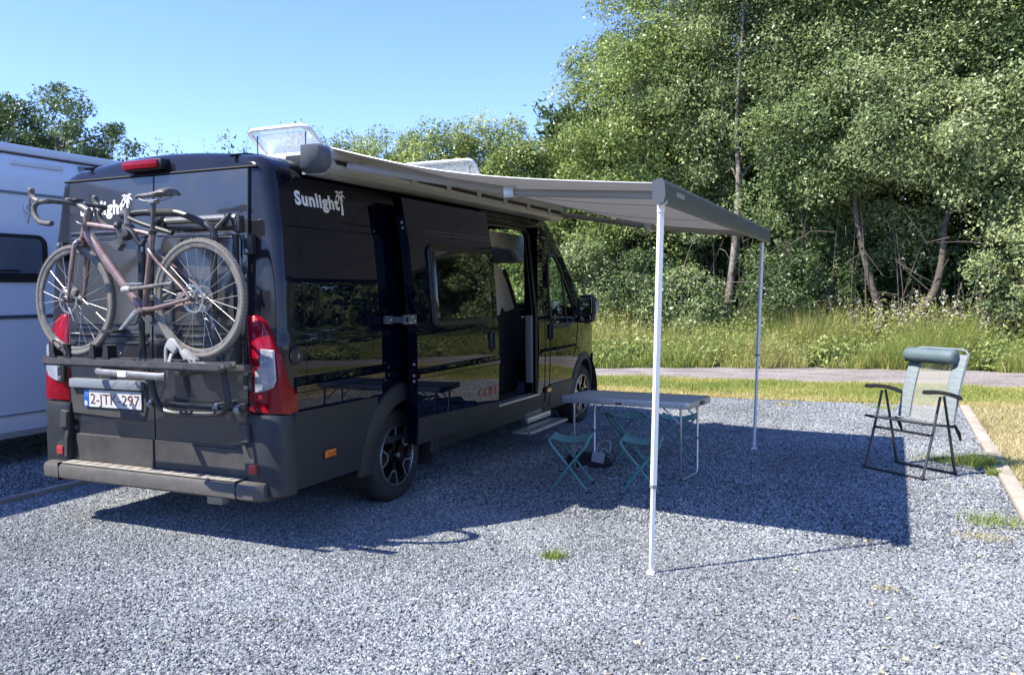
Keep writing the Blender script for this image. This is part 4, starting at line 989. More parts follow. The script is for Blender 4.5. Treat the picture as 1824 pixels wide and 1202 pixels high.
# wheel rails
def channel(y, x0, x1, z, w, name, mt):
    q = MB(); pr = [(-w, 0), (-w, .030), (-w+.007, .030), (-w+.010, .010), (w-.010, .010), (w-.007, .030), (w, .030), (w, 0), (w*.6, -.012), (-w*.6, -.012)]
    V = []
    for x in (x0, x0+.012, x1-.012, x1):
        e = .82 if x in (x0, x1) else 1
        for a, b in pr: V.append((x, y+a*e, z+b*e))
    k = len(pr); q.add(V, [(i*k+j, (i+1)*k+j, (i+1)*k+(j+1) % k, i*k+(j+1) % k) for i in range(3) for j in range(k)]+[tuple(range(k)), tuple(3*k+j for j in range(k))])
    return q.build(name, mt, rack, 30)
channel(-.28, -1.635, -.10, 1.128, .027, 'wheel_rail', M['dark_metal_dusty'])
channel(-.43, -1.44, -.04, 1.128, .025, 'wheel_rail', M['dark_metal_dusty'])
for x in (-.96, -.33):
    q = MB(); q.box((x-.02, -.47, 1.085), (x+.02, -.11, 1.112), .005); q.build('platform_arm', M['dark_metal'], rack)
q = MB(); q.tube([(-.90, -.50, 1.100), (-.865, -.52, 1.098), (-.42, -.52, 1.088), (-.385, -.50, 1.088)], .020, 10); ft = q.build('carry_tube', M['silver_dusty'], rack)
q = MB(); q.box((-.70, -.543, 1.078), (-.635, -.51, 1.112), .004); q.build('tube_sticker', M['white_print'], ft)
for x in (-.885, -.66, -.40):
    q = MB(); q.lathe([(0, .012), (.007, .01), (.009, 0)], (x, -.50, 1.075), (0, 0, -1), 8); q.build('platform_bolt', M['steel'], rack)
q = MB(); q.box((-.26, -.15, 1.090), (-.14, -.10, 1.130), .01); q.build('pivot_block', M['dark_metal_dusty'], rack)
# wheel cradles and straps
for x in (-1.53, -1.40, -1.19, -1.07):
    q = MB(); s = 1 if x > -1.3 else -1
    q.prism([(x-.03, 1.15), (x+.03, 1.15), (x+.012+.012*s, 1.235), (x-.012+.016*s, 1.240)], (0, -.315, 0), (1, 0, 0), (0, 0, 1), (0, .07, 0), .004); q.build('wheel_cradle', M['dark_metal'], rack, 30)
q = MB(); q.tube(bez([(-1.52, -.32, 1.19), (-1.50, -.325, 1.26), (-1.44, -.325, 1.24), (-1.40, -.32, 1.17)], 5), .010, 6, flat=(1, .5)); q.build('wheel_strap', M['dark_metal_dusty'], rack)
q = MB(); q.tube(bez([(-.555, -.33, 1.15), (-.545, -.335, 1.23), (-.50, -.335, 1.275), (-.44, -.335, 1.22), (-.40, -.335, 1.17)], 5), .013, 8, flat=(1, .4)); st = q.build('wheel_strap', M['cradle'], rack)
q = MB(); q.box((-.53, -.355, 1.215), (-.45, -.33, 1.262), .008, Matrix.Rotation(R(35), 3, 'Y')); q.box((-.415, -.36, 1.165), (-.300, -.32, 1.205), .012, Matrix.Rotation(R(33), 3, 'Y')); q.build('ratchet_buckle', M['cradle'], st)
q = MB(); q.tube(bez([(-.50, -.34, 1.20), (-.505, -.37, 1.12), (-.51, -.375, 1.065)], 4), .012, 6, flat=(1, .35)); q.build('strap_tail', M['cradle'], st)
q = MB(); q.prism([(-.34, 1.17), (-.20, 1.125), (-.21, 1.105), (-.30, 1.11), (-.36, 1.14)], (0, -.36, 0), (1, 0, 0), (0, 0, 1), (0, .05, 0), .004); q.build('wheel_cradle', M['cradle'], rack, 30)
# holding arm and claw on the bicycle frame
q = MB(); q.tube(bez([(-1.01, YH-.04, 2.06), (-.985, YH-.06, 2.02), (-.93, YH-.11, 1.96), (-.885, -.29, 1.925)], 4), .018, 8, flat=(1, .6)); ha = q.build('holding_arm', M['dark_metal_dusty'], rack)
q = MB(); q.box((-.925, -.33, 1.865), (-.835, -.25, 1.945), .02, Matrix.Rotation(R(-25), 3, 'Y')); q.sphere((-.905, -.335, 1.945), .022, 8); q.build('claw', M['dark_metal_dusty'], ha, 40)
q = MB(); q.prism([(-.96, 1.845), (-.87, 1.872), (-.83, 1.83), (-.87, 1.79)], (0, -.335, 0), (1, 0, 0), (0, 0, 1), (0, -.03, 0), .008); q.build('clamp_knob', M['dark_metal_dusty'], ha, 40)
q = MB(); q.tube(bez([(-.86, -.31, 1.93), (-.80, -.315, 1.90), (-.75, -.31, 1.83), (-.72, -.30, 1.86)], 4), .016, 8); q.build('clamp_lever', M['dark_metal'], ha)
q = MB(); q.tube(bez([(-.95, YH-.08, 2.0), (-.86, YH-.07, 1.965), (-.74, YH-.06, 1.93), (-.63, YH-.05, 1.90)], 4), .015, 8); q.build('second_arm', M['dark_metal'], rack)

# ------------------------------------------------------------------ bicycle
BY = -.28
bike = thing('bicycle', 'dusty plum gravel bicycle with drop handlebars strapped on the rear carrier', 'bicycle', (-.85, BY, 1.16))
def bp(x, z, y=BY): return Vector((x, y, z))
FA = bp(-1.352, 1.505); RA = bp(-.337, 1.512); BB = bp(-.765, 1.440)
def bwheel(c, rear):
    s_ = 'rear' if rear else 'front'
    q = MB(); q.lathe([(.311, -.014), (.318, -.013), (.318, .013), (.311, .014), (.292, .010), (.286, 0), (.292, -.010)], c, (0, 1, 0), 72, True); w = q.build('wheel', M['bike_rim'], bike, 40)
    q = MB(); q.lathe([(.325+.0185*math.cos(a)+.0, .0195*math.sin(a)) for a in np.linspace(-math.pi, math.pi, 15)[:-1]], c, (0, 1, 0), 90, True)
    for k in range(96):        # tread knobs
        a = 2*math.pi*k/96
        for yy, rr in ((-.014, .3375), (.0, .3430), (.014, .3375)):
            if yy == 0 and k % 2: continue
            u = Vector((math.cos(a), 0, math.sin(a))); t = Vector((-math.sin(a), 0, math.cos(a))); o = Vector(c)+u*rr+Vector((0, yy, 0))
            h = u*.0035; e = t*.005; f = Vector((0, .0045, 0))
            q.add([o+e+f, o-e+f, o-e-f, o+e-f, o+e*.8+f*.8+h, o-e*.8+f*.8+h, o-e*.8-f*.8+h, o+e*.8-f*.8+h], [(4, 5, 6, 7), (0, 1, 5, 4), (1, 2, 6, 5), (2, 3, 7, 6), (3, 0, 4, 7)])
    q.build('tyre', M['bike_tyre'], w, 40, fixn=False)
    for k in range(24):
        a = 2*math.pi*k/24+.06; sd_ = -1 if k % 2 else 1; cr_ = .42 if (k//2) % 2 else -.42
        h = Vector(c)+Vector((math.cos(a+cr_*2.2)*.026, sd_*.030, math.sin(a+cr_*2.2)*.026)); r_ = Vector(c)+Vector((math.cos(a)*.288, sd_*.002, math.sin(a)*.288))
        q = MB(); q.tube([h, r_], .0012, 4); q.build('spoke', M['spoke'], w)
    q = MB(); q.lathe([(0, -.058), (.012, -.056), (.014, -.04), (.030, -.036), (.030, -.028), (.014, -.02), (.014, .02), (.030, .028), (.030, .034), (.014, .04), (.010, .06), (0, .06)], c, (0, 1, 0), 18); q.build('hub', M['bike_rim'], w)
    # brake disc, near side, with vanes
    yd = -.048; q = MB()
    q.lathe([(.080, yd-.001), (.080, yd+.001), (.066, yd+.001), (.066, yd-.001)], c, (0, 1, 0), 40, True)
    q.lathe([(.026, yd-.001), (.026, yd+.001), (.020, yd+.001), (.020, yd-.001)], c, (0, 1, 0), 24, True)
    for k in range(6):
        a = 2*math.pi*k/6; P = [Vector(c)+Vector((math.cos(a+t*1.0)*(.022+.046*t), yd, math.sin(a+t*1.0)*(.022+.046*t))) for t in np.linspace(0, 1, 5)]
        q.tube(P, .0035, 4)
    for k in range(24):
        a = 2*math.pi*k/24; q.tube([Vector(c)+Vector((math.cos(a)*.080, yd, math.sin(a)*.080)), Vector(c)+Vector((math.cos(a+.04)*.083, yd, math.sin(a+.04)*.083))], .003, 4)
    q.build('brake_disc', M['steel'], w)
    if rear:
        q = MB()
        for i, rr in enumerate((.076, .070, .063, .057, .051, .045, .040, .035, .031)):
            yy = .026+i*.0038
            n = 26; V = []
            for k in range(n*2):
                a = math.pi*k/n; r1 = rr+(.0035 if k % 2 else 0)
                V += [Vector(c)+Vector((math.cos(a)*r1, yy, math.sin(a)*r1)), Vector(c)+Vector((math.cos(a)*(rr-.014), yy, math.sin(a)*(rr-.014)))]
            q.add(V, [(2*k, 2*k+1, 2*((k+1) % (2*n))+1, 2*((k+1) % (2*n))) for k in range(2*n)])
        q.build('cassette', M['steel'], w, 20, fixn=False)
bwheel(FA, False); bwheel(RA, True)
HT = bp(-1.217, 2.000); HB = bp(-1.250, 1.885); ST = bp(-.686, 1.885)
q = MB(); q.tube([HT, HB], [.024, .027], 12)
q.tube(bez([bp(-1.205, 1.965), bp(-1.0, 1.935), bp(-.80, 1.908), ST], 4), [.020]*4+[.018]*4+[.016]*5, 10, flat=(1, .9))
q.tube(bez([bp(-1.232, 1.918), bp(-1.11, 1.79), bp(-.95, 1.62), bp(-.79, 1.462)], 4), [.030, .034, .036, .036, .034, .033, .032, .031, .030, .030, .030, .030, .030], 10, flat=(.75, 1.0))
q.tube([BB+Vector((0, 0, -.0)), bp(-.735, 1.62), ST], [.019, .017, .017], 10)
q.lathe([(.0, -.040), (.024, -.040), (.026, 0), (.024, .040), (0, .040)], BB, (0, 1, 0), 18)
q.tube([bp(-.70, 1.80), ST+Vector((.006, 0, .03))], [.017, .019], 10)
for s in (-1, 1):
    q.tube(bez([bp(-.703, 1.800, BY+s*.016), bp(-.60, 1.72, BY+s*.045), bp(-.40, 1.575, BY+s*.066), RA+Vector((0, s*.069, 0))], 3), .0085, 8)
    q.tube(bez([BB+Vector((.03, s*.030, .012)), bp(-.64, 1.455, BY+s*.052), bp(-.45, 1.490, BY+s*.064), RA+Vector((0, s*.069, 0))], 3), [.014]*5+[.012]*5, 8)
q.build('frame', M['bike_paint'], bike, 45)
q = MB(); q.tube([HB+Vector((-.004, 0, -.004)), bp(-1.268, 1.862)], [.026, .032], 12)
for s in (-1, 1): q.tube(bez([bp(-1.268, 1.868), bp(-1.282, 1.845, BY+s*.040), bp(-1.30, 1.74, BY+s*.052), bp(-1.325, 1.60, BY+s*.056), FA+Vector((.004, s*.056, -.006))], 4), [.022]*5+[.017]*6+[.012]*6, 10, flat=(1.15, .8))
q.build('fork', M['bike_paint'], bike, 45)
for c_, s in ((FA, 1), (RA, 1)):
    q = MB(); q.lathe([(0, -.082), (.010, -.081), (.011, -.060), (.006, -.058), (.006, .058), (.010, .06), (.010, .078), (0, .08)], c_, (0, 1, 0), 12); q.build('axle', M['dark_metal_dusty'], bike)
# brake calipers
for o in (FA+Vector((.070, -.052, .052)), RA+Vector((-.085, -.052, .004))):
    q = MB(); q.box(o-Vector((.022, .014, .024)), o+Vector((.022, .014, .024)), .008, Matrix.Rotation(R(25), 3, 'Y')); q.build('brake_caliper', M['bike_dark'], bike)
# quick lever hanging below the front hub
q = MB(); q.tube(bez([FA+Vector((.03, -.062, -.045)), FA+Vector((.055, -.066, -.08)), FA+Vector((.075, -.066, -.125))], 4), .008, 6, flat=(1, .5)); q.build('axle_lever', M['silver_dusty'], bike)
# headset, stem, handlebar
q = MB(); q.tube([HT, HT+Vector((.014, 0, .052))], [.025, .022], 12); q.tube([HT+Vector((.012, 0, .045)), bp(-1.295, 2.092)], [.021, .019], 10); q.build('stem', M['bike_dark'], bike, 45)
hc = Vector((-1.305, BY, 2.098))
q = MB()
q.tube([hc+Vector((0, -.21, -.004)), hc+Vector((0, .21, -.004))], .0135, 10)
hb = q.build('handlebar', M['bar_tape'], bike, 50)
for s in (-1, 1):
    y = BY+s*.22
    q = MB(); q.tube(bez([(-1.305, BY+s*.17, 2.094), (-1.312, y-s*.01, 2.090), (-1.355, y, 2.085), (-1.385, y+s*.004, 2.062), (-1.378, y+s*.01, 2.018), (-1.335, y+s*.016, 1.975), (-1.275, y+s*.02, 1.958), (-1.215, y+s*.022, 1.955)], 4), .0155, 10); q.build('bar_drop', M['bar_tape'], hb, 50)
    q = MB(); q.tube(bez([(-1.345, y, 2.090), (-1.385, y, 2.105), (-1.412, y, 2.140), (-1.410, y, 2.172)], 4), [.017]*4+[.018]*4+[.019]*4+[.014], 10, flat=(1, 1)); hd = q.build('brake_hood', M['bike_dark'], hb, 50)
    q = MB(); q.tube(bez([(-1.424, y, 2.125), (-1.428, y+s*.006, 2.07), (-1.422, y+s*.014, 2.01), (-1.432, y+s*.018, 1.965)], 4), [.010]*6+[.007]*7, 8, flat=(1, .5)); q.build('brake_lever', M['dark_metal_dusty'], hd, 50)
q = MB(); q.sphere(hc+Vector((-.020, -.045, .020)), .022, 10, (1, .8, .5)); q.build('bell', M['bike_dark'], hb)
q = MB(); q.box(hc+Vector((-.06, -.03, .012)), hc+Vector((.03, .03, .026)), .008); q.build('computer_mount', M['dark_metal_dusty'], hb)
# cables
q = MB(); q.tube(bez([(-1.31, BY-.03, 2.11), (-1.37, BY-.01, 2.06), (-1.33, BY+.01, 1.99), (-1.235, BY+.005, 1.96)], 5), .003, 5); q.build('brake_cable', M['dark_metal'], bike)
# seat post, clamp and saddle
q = MB(); q.tube([ST+Vector((0, 0, -.02)), bp(-.668, 2.070)], .0135, 12); q.build('seat_post', M['dark_metal_dusty'], bike)
q = MB(); q.lathe([(.022, -.012), (.022, .012), (.0135, .012), (.0135, -.012)], ST+Vector((.002, 0, .014)), (.04, 0, .18), 16, True); q.build('seat_clamp', M['dark_metal'], bike)
q = MB(); prof = [(-.805, .012, 2.112, .012), (-.78, .018, 2.118, .016), (-.70, .022, 2.120, .018), (-.64, .038, 2.124, .024), (-.58, .064, 2.133, .028), (-.53, .073, 2.136, .030), (-.512, .060, 2.128, .024)]
V = []; ns = 12
for x, w, z, h in prof:
    for k in range(ns):
        a = 2*math.pi*k/ns; V.append((x, BY+w*math.cos(a), z+(h*.45*math.sin(a) if math.sin(a) > 0 else h*math.sin(a))-.03*(abs(math.cos(a))**3)*(w/.07)*.6))
q.add(V, [(i*ns+k, (i+1)*ns+k, (i+1)*ns+(k+1) % ns, i*ns+(k+1) % ns) for i in range(len(prof)-1) for k in range(ns)]+[tuple(range(ns)), tuple((len(prof)-1)*ns+k for k in range(ns))])
sad = q.build('saddle', M['bike_dark'], bike, 60)
q = MB()
for s in (-1, 1): q.tube(bez([(-.775, BY+s*.008, 2.098), (-.72, BY+s*.018, 2.082), (-.62, BY+s*.022, 2.082), (-.55, BY+s*.030, 2.100)], 3), .0035, 6)
q.box((-.69, BY-.024, 2.064), (-.645, BY+.024, 2.086), .004); q.build('saddle_rail', M['silver_dusty'], sad)
# cranks, chainring, pedals, chain, derailleur
q = MB(); q.tube([BB+Vector((0, -.050, 0)), BB+Vector((0, -.062, 0)), Vector((-.885, BY-.075, 1.325))], [.018, .017, .014], 10, flat=(1, .7)); ck = q.build('crank', M['silver_dusty'], bike, 50)
q = MB(); q.tube([BB+Vector((0, .050, 0)), BB+Vector((0, .062, 0)), Vector((-.645, BY+.075, 1.555))], [.018, .017, .014], 10, flat=(1, .7)); ck2 = q.build('crank', M['silver_dusty'], bike, 50)
for c0, s, k in ((Vector((-.885, BY-.12, 1.325)), -1, ck), (Vector((-.645, BY+.12, 1.555)), 1, ck2)):
    q = MB()
    for dz in (-.045, .045): q.box(c0+Vector((dz-.006, -.045, -.010)), c0+Vector((dz+.006, .045, .010)), .003)
    for dy in (-.045, .04): q.box(c0+Vector((-.045, dy-.004, -.009)), c0+Vector((.045, dy+.006, .009)), .003)
    q.tube([c0+Vector((0, -.05, 0)), c0+Vector((0, .05, 0))], .009, 8); q.build('pedal', M['dark_metal'], k)
q = MB(); q.lathe([(.083, .045), (.083, .048), (.066, .048), (.066, .045)], BB, (0, 1, 0), 44, True)
for k in range(4):
    a = 2*math.pi*k/4+.4; q.tube([BB+Vector((0, .047, 0)), BB+Vector((math.cos(a)*.07, .047, math.sin(a)*.07))], .009, 6)
q.build('chainring', M['dark_metal_dusty'], bike)
q = MB(); q.tube([BB+Vector((.0, .048, .086)), RA+Vector((0, .045, .048))], .0035, 5, flat=(1, 1)); q.tube([BB+Vector((.0, .048, -.084)), bp(-.335, 1.395, BY+.048), bp(-.285, 1.36, BY+.048), bp(-.305, 1.42, BY+.046), RA+Vector((.035, .045, -.035))], .0035, 5); q.build('chain', M['steel'], bike)
q = MB(); q.box((-.335, BY+.04, 1.405), (-.295, BY+.065, 1.45), .006); q.tube([(-.31, BY+.052, 1.43), (-.285, BY+.052, 1.345)], .008, 6)
for x, z in ((-.31, 1.42), (-.285, 1.35)): q.lathe([(0, -.004), (.022, -.004), (.022, .004), (0, .004)], (x, BY+.05, z), (0, 1, 0), 12)
q.build('rear_derailleur', M['bike_dark'], bike)
# bottle carrier like silver pump on the chain-side
q = MB(); q.tube([(-.835, -.345, 1.567), (-.70, -.345, 1.578), (-.47, -.345, 1.600)], [.016, .012, .012], 10); pm = q.build('frame_pump', M['bike_dark'], bike)
q = MB(); q.tube([(-.862, -.345, 1.565), (-.795, -.345, 1.570)], .019, 10); q.build('pump_head', M['cradle'], pm)
q = MB(); q.box((-.86, -.355, 1.594), (-.70, -.335, 1.606), .003); q.build('pump_bracket', M['silver_dusty'], pm)

# ------------------------------------------------------------------ awning
aw = thing('awning', 'pulled-out grey canvas awning with cream case on the van roof edge and two white legs', 'awning', (0.1, 2.3, 2.2))
prof = [(-.10, 2.275), (.055, 2.262), (.095, 2.275), (.120, 2.30), (.128, 2.335), (.120, 2.345), (.112, 2.352), (.120, 2.362), (.118, 2.40), (.095, 2.432), (.05, 2.442), (-.10, 2.440)]
def casebar(y0, y1, mt, name, par, sc=1.0):
    q = MB(); k = len(prof); V = [(x, y, z) for y in (y0, y1) for x, z in prof]
    q.add(V, [(j, k+j, k+(j+1) % k, (j+1) % k) for j in range(k)]+[tuple(range(k)), tuple(k+j for j in range(k))]); return q.build(name, mt, par, 25)
cs = casebar(.36, 4.34, M['case_white'], 'awning_case', aw)
q = MB(); q.box((-.26, .40, 2.30), (-.095, 4.32, 2.405), .004); q.build('mounting_rail', M['seal'], cs)  # dark bracket piece, run full length to stop sun leaking behind the case
for y in np.linspace(.80, 3.9, 7):
    q = MB(); q.box((.100, y-.035, 2.312), (.136, y+.035, 2.362), .004); q.build('case_hook', M['case_white'], cs)
q = MB(); q.box((.119, .40, 2.326), (.1295, 4.3, 2.350)); q.build('case_slot', M['seam'], cs)
for y0, y1, tip in ((.262, .358, -1), (4.342, 4.46, 1)):
    q = MB(); V = []; sec = [(-.09, 2.272), (.03, 2.262), (.080, 2.270), (.112, 2.295), (.126, 2.33), (.128, 2.37), (.118, 2.41), (.095, 2.437), (.05, 2.450), (-.09, 2.446)]
    for k, (t, s) in enumerate(((0, 1.0), (.3, .97), (.6, .80), (.85, .55), (1.0, .25))):
        y = (y1 if tip < 0 else y0)+tip*t*(y1-y0)
        for x, z in sec: V.append((.06+(x-.06)*(.45+.55*s)*.93, y, 2.430+(z-2.430)*s*.94))
    k = len(sec); q.add(V, [(i*k+j, (i+1)*k+j, (i+1)*k+(j+1) % k, i*k+(j+1) % k) for i in range(4) for j in range(k)]+[tuple(range(k)), tuple(4*k+j for j in range(k))]); q.build('case_end_cap', M['anthracite'], aw, 60)
q = MB(); q.box((.115, .66, 2.325), (.150, .80, 2.372), .008); q.build('awning_light', M['cradle'], aw)
RX = 2.145
def fab(t, y, dz=0): return Vector((.085+(RX-.02-.085)*t, y, 2.428+(2.088-2.428)*t-.080*math.sin(math.pi*t)*(1-.10*math.cos((y-.4)*1.57))*(1-.25*t)+.0035*math.sin(y*9+t*5)*math.sin(math.pi*t)+.002*math.sin(y*23)*t+dz))
q = MB(); ty_ = list(np.linspace(0, 1, 24)); yy = list(np.linspace(.405, 4.36, 70))
q.grid(lambda t, y: fab(t, y), ty_, yy); q.build('awning_canvas', M['fabric'], aw, 60)
for y in (.408, 4.357):
    q = MB(); q.tube([fab(t, y, .003) for t in ty_], .006, 6); q.build('canvas_hem', M['case_white'], aw)
for y in (1.72, 3.04):
    q = MB(); q.tube([fab(t, y, -.001) for t in ty_], .0028, 5); q.build('canvas_seam', M['trim_grey'], aw)
q = MB(); rp = [(RX-.028, 2.100), (RX+.020, 2.112), (RX+.035, 2.092), (RX+.040, 2.030), (RX+.030, 1.992), (RX+.005, 1.985), (RX-.026, 2.000)]
k = len(rp); q.add([(x, y, z) for y in (.385, 4.40) for x, z in rp], [(j, k+j, k+(j+1) % k, (j+1) % k) for j in range(k)]+[tuple(range(k)), tuple(k+j for j in range(k))]); lr = q.build('lead_rail', M['anthracite'], aw, 25)
for y, s in ((.385, -1), (4.40, 1)):
    q = MB(); q.add([(RX+(x-RX)*1.04, y+d, 2.048+(z-2.048)*1.04) for d in (0, s*.012) for x, z in rp], [(j, k+j, k+(j+1) % k, (j+1) % k) for j in range(k)]+[tuple(range(k)), tuple(k+j for j in range(k))]); q.build('rail_end_cap', M['anthracite'], lr, 25)
q = MB(); q.box((RX+.037, .62, 2.040), (RX+.042, .80, 2.066)); q.build('rail_badge', M['case_white'], lr)
# folding arms
for y0, ye, y1 in ((.50, .80, .55), (4.22, 3.95, 4.20)):
    q = MB(); q.tube([(.14, y0, 2.325), (1.12, ye, 2.150)], .019, 8, flat=(.7, 1.3)); a_ = q.build('folding_arm', M['case_white'], aw, 40)
    q = MB(); q.tube([(1.12, ye, 2.140), (2.12, y1, 2.045)], .018, 8, flat=(.7, 1.3)); q.build('forearm', M['case_white'], a_, 40)
    q = MB(); q.box((1.085, ye-.03, 2.105), (1.155, ye+.03, 2.180), .01); q.build('elbow_joint', M['alu'], a_)
# legs
for (bx, by), (tx, ty2), s in (((2.080, .500), (2.150, .405), 1), ((2.048, 4.407), (2.118, 4.36), 2)):
    B = Vector((bx, by, .012)); T = Vector((tx, ty2, 2.02)); 
    if s == 1: B = Vector((2.080, .500, .012)); T = Vector((2.142, .455, 2.00))
    d = (T-B).normalized(); mid = B+d*((.47 if s == 1 else .9)/d.z)
    q = MB(); q.tube([mid, T-d*.03], .0195, 4, flat=(.95, .75)); lg = q.build('support_leg', M['alu_white'], aw, 30)
    q = MB(); q.tube([B+d*.02, mid+d*.03], .0150, 4, flat=(.95, .75)); q.build('lower_tube', M['alu_white'], lg, 30)
    q = MB(); q.tube([mid-d*.006, mid+d*.012], .0212, 4, flat=(.95, .76)); q.build('leg_collar', M['trim_grey'], lg, 30)
    q = MB(); q.box(B+Vector((-.022, -.03, -.012)), B+Vector((.022, .03, .006)), .004); q.build('leg_foot', M['alu_white'], lg)
    if s == 1:
        q = MB(); q.tube([T-d*.05, T+Vector((.004, -.01, .01))], .021, 8); q.sphere(T+Vector((-.004, -.055, .055)), .036, 12, (.75, .5, 1.15)); q.build('leg_knuckle', M['alu_white'], lg, 50)
        q = MB(); q.tube([T+Vector((.012, -.03, .05)), T+Vector((.020, -.02, -.015))], .020, 8); q.build('knuckle_hook', M['alu'], lg)

# ------------------------------------------------------------------ camping table
tb = thing('camping_table', 'grey folding camping table with aluminium rim standing under the awning', 'table', (1.31, 2.87, 0))
TL, TR_, BR_, BL_ = Vector((.705, 2.665, .66)), Vector((1.815, 2.585, .66)), Vector((1.890, 3.135, .66)), Vector((.790, 3.150, .66))
ux = ((TR_-TL)+(BR_-BL_))/2; W_ = ux.length; ux.normalize(); vx = ((BL_-TL)+(BR_-TR_))/2; D_ = vx.length; vx.normalize()
def tp(a, b, z): return TL+ux*a+vx*b+Vector((0, 0, z-.66))
ring = rrect(0, 0, W_, D_, .045, 5)
q = MB(); k = len(ring)
for zz in (.607, .612, .655, .660):
    for a, b in ring: 
        s = .997 if zz in (.607, .66) else 1
        q.v.append(tuple(tp(W_/2+(a-W_/2)*s, D_/2+(b-D_/2)*s, zz)))
q.f += [(i*k+j, i*k+(j+1) % k, (i+1)*k+(j+1) % k, (i+1)*k+j) for i in range(3) for j in range(k)]
ir = [(W_/2+(a-W_/2)*(1-.014/W_*2), D_/2+(b-D_/2)*(1-.014/D_*2)) for a, b in ring]
q.v += [tuple(tp(a, b, .6600)) for a, b in ir]; q.v += [tuple(tp(a, b, .607)) for a, b in ir]
q.f += [(3*k+j, 3*k+(j+1) % k, 4*k+(j+1) % k, 4*k+j) for j in range(k)]+[(j, (j+1) % k, 5*k+(j+1) % k, 5*k+j) for j in range(k)]
rimt = q.build('table_rim', M['table_rim'], tb, 30)
for h, (a0, a1) in enumerate(((.014, W_/2-.0015), (W_/2+.0015, W_-.014))):
    q = MB(); pts = [(a0, .014), (a1, .014), (a1, D_-.014), (a0, D_-.014)]
    q.prism(pts, tp(0, 0, .640), ux, vx, (0, 0, .0175), .001); q.build('table_panel', M['table_top'], tb, 30)
q = MB(); q.prism([(W_*.44, .612), (W_*.52, .612), (W_*.52, .640), (W_*.44, .640)], tp(0, -.001, 0)-Vector((0, 0, 0)), ux, (0, 0, 1), -vx*.005, .001); lt = q.build('table_latch', M['alu'], tb)
q = MB(); q.prism([(W_*.455, .618), (W_*.505, .618), (W_*.505, .632), (W_*.455, .632)], tp(0, -.0065, 0), ux, (0, 0, 1), -vx*.003, .001); q.build('latch_slot', M['seam'], lt)
for a in (.06, .11, W_-.10, W_-.05, W_*.3, W_*.8):
    q = MB(); c0 = tp(a, 0, .634); q.lathe([(0, .003), (.004, .002), (.005, 0)], c0, -vx, 8); q.build('rim_rivet', M['dark_metal'], rimt)
q = MB(); q.prism([(.06, .615), (.13, .615), (.13, .645), (.06, .645)], tp(W_+.0, .2, 0), vx, (0, 0, 1), ux*.012, .002); q.build('carry_handle', M['dark_metal'], tb)
for a in (.095, W_-.095):
    q = MB(); f0, f1 = tp(a, .085, 0), tp(a, D_-.07, 0)
    path = [f0+Vector((0, 0, .605)), f0+Vector((0, 0, .06)), f0+vx*.03+Vector((0, 0, .018)), f1-vx*.03+Vector((0, 0, .018)), f1+Vector((0, 0, .06)), f1+Vector((0, 0, .605))]
    q.tube(path, .0105, 8); lgf = q.build('leg_frame', M['alu'], tb, 50)
    sgn = 1 if a < .5 else -1
    for f_ in (f0, f1):
        q = MB(); q.tube([f_+Vector((0, 0, .47)), f_+ux*(sgn*.15)+Vector((0, 0, .605))], .006, 6); q.build('leg_brace', M['alu'], lgf)
        q = MB(); q.tube([f_+Vector((0, 0, .30)), f_+Vector((0, 0, .325))], .0135, 8); q.build('leg_collar', M['trim_grey'], lgf)

# ------------------------------------------------------------------ folding stools
def make_stool(loc, rot, label):
    t = thing('folding_stool', label, 'stool', (0, 0, 0), 'teal folding stools round the camping table')
    w, dpt, h = .145, .165, .405
    for s in (-1, 1):
        # each U frame: two legs joined by a top bar carrying the cloth
        q = MB()
        P = [(s*w, -dpt, .012), (0, -dpt, h*.50), (-s*(w-.02), -dpt, h-.05), (-s*(w+.005), -dpt, h-.012), (-s*(w-.002), -dpt+.02, h), (-s*(w-.002), dpt-.02, h), (-s*(w+.005), dpt, h-.012), (-s*(w-.02), dpt, h-.05), (0, dpt, h*.5), (s*w, dpt, .012)]
        P = [Vector(p)+Vector((0, s*.007, 0)) for p in P]; q.tube(P, .0095, 8); fr_ = q.build('leg_frame', M['stool_leg'], t, 60)
        for p in (P[0], P[-1]):
            q = MB(); q.sphere(p+Vector((0, 0, -.001)), .014, 8); q.build('rubber_foot', M['rubber'], fr_)
    q = MB(); q.tube([(0, -dpt-.012, h*.5), (0, dpt+.012, h*.5)], .0045, 6); q.build('pivot_rod', M['steel'], t)
    q = MB(); xs = np.linspace(-1, 1, 11); ys = np.linspace(-1, 1, 9)
    for off in (.011, .007):
        q.grid(lambda a, b: Vector((a*w, b*(dpt-.01), h+off-.030*(1-a*a)-.012*(1-a*a)*(1-b*b)+.006*b*a)), list(xs), list(ys))
    for e in (-1, 1):
        n0 = len(q.v); q.tube([(e*w, -dpt+.012, h), (e*w, dpt-.012, h)], .0125, 8)
    q.build('seat_cloth', M['stool_green'], t, 70)
    t.location = loc; t.rotation_euler = (0, 0, rot); return t
s1 = make_stool((.985, 2.215, 0), R(12), 'teal folding stool in front of the left half of the table')
def another(loc, rot, label):
    c = copy_tree(s1); c.location = loc; c.rotation_euler = (0, 0, rot); c['label'] = label
another((1.520, 2.330, 0), R(10), 'teal folding stool in front of the table beside the near awning leg')
another((1.03, 3.52, 0), R(32), 'teal folding stool behind the table, the left of the far pair')
another((1.50, 3.58, 0), R(6), 'teal folding stool behind the table, near its right-hand legs')

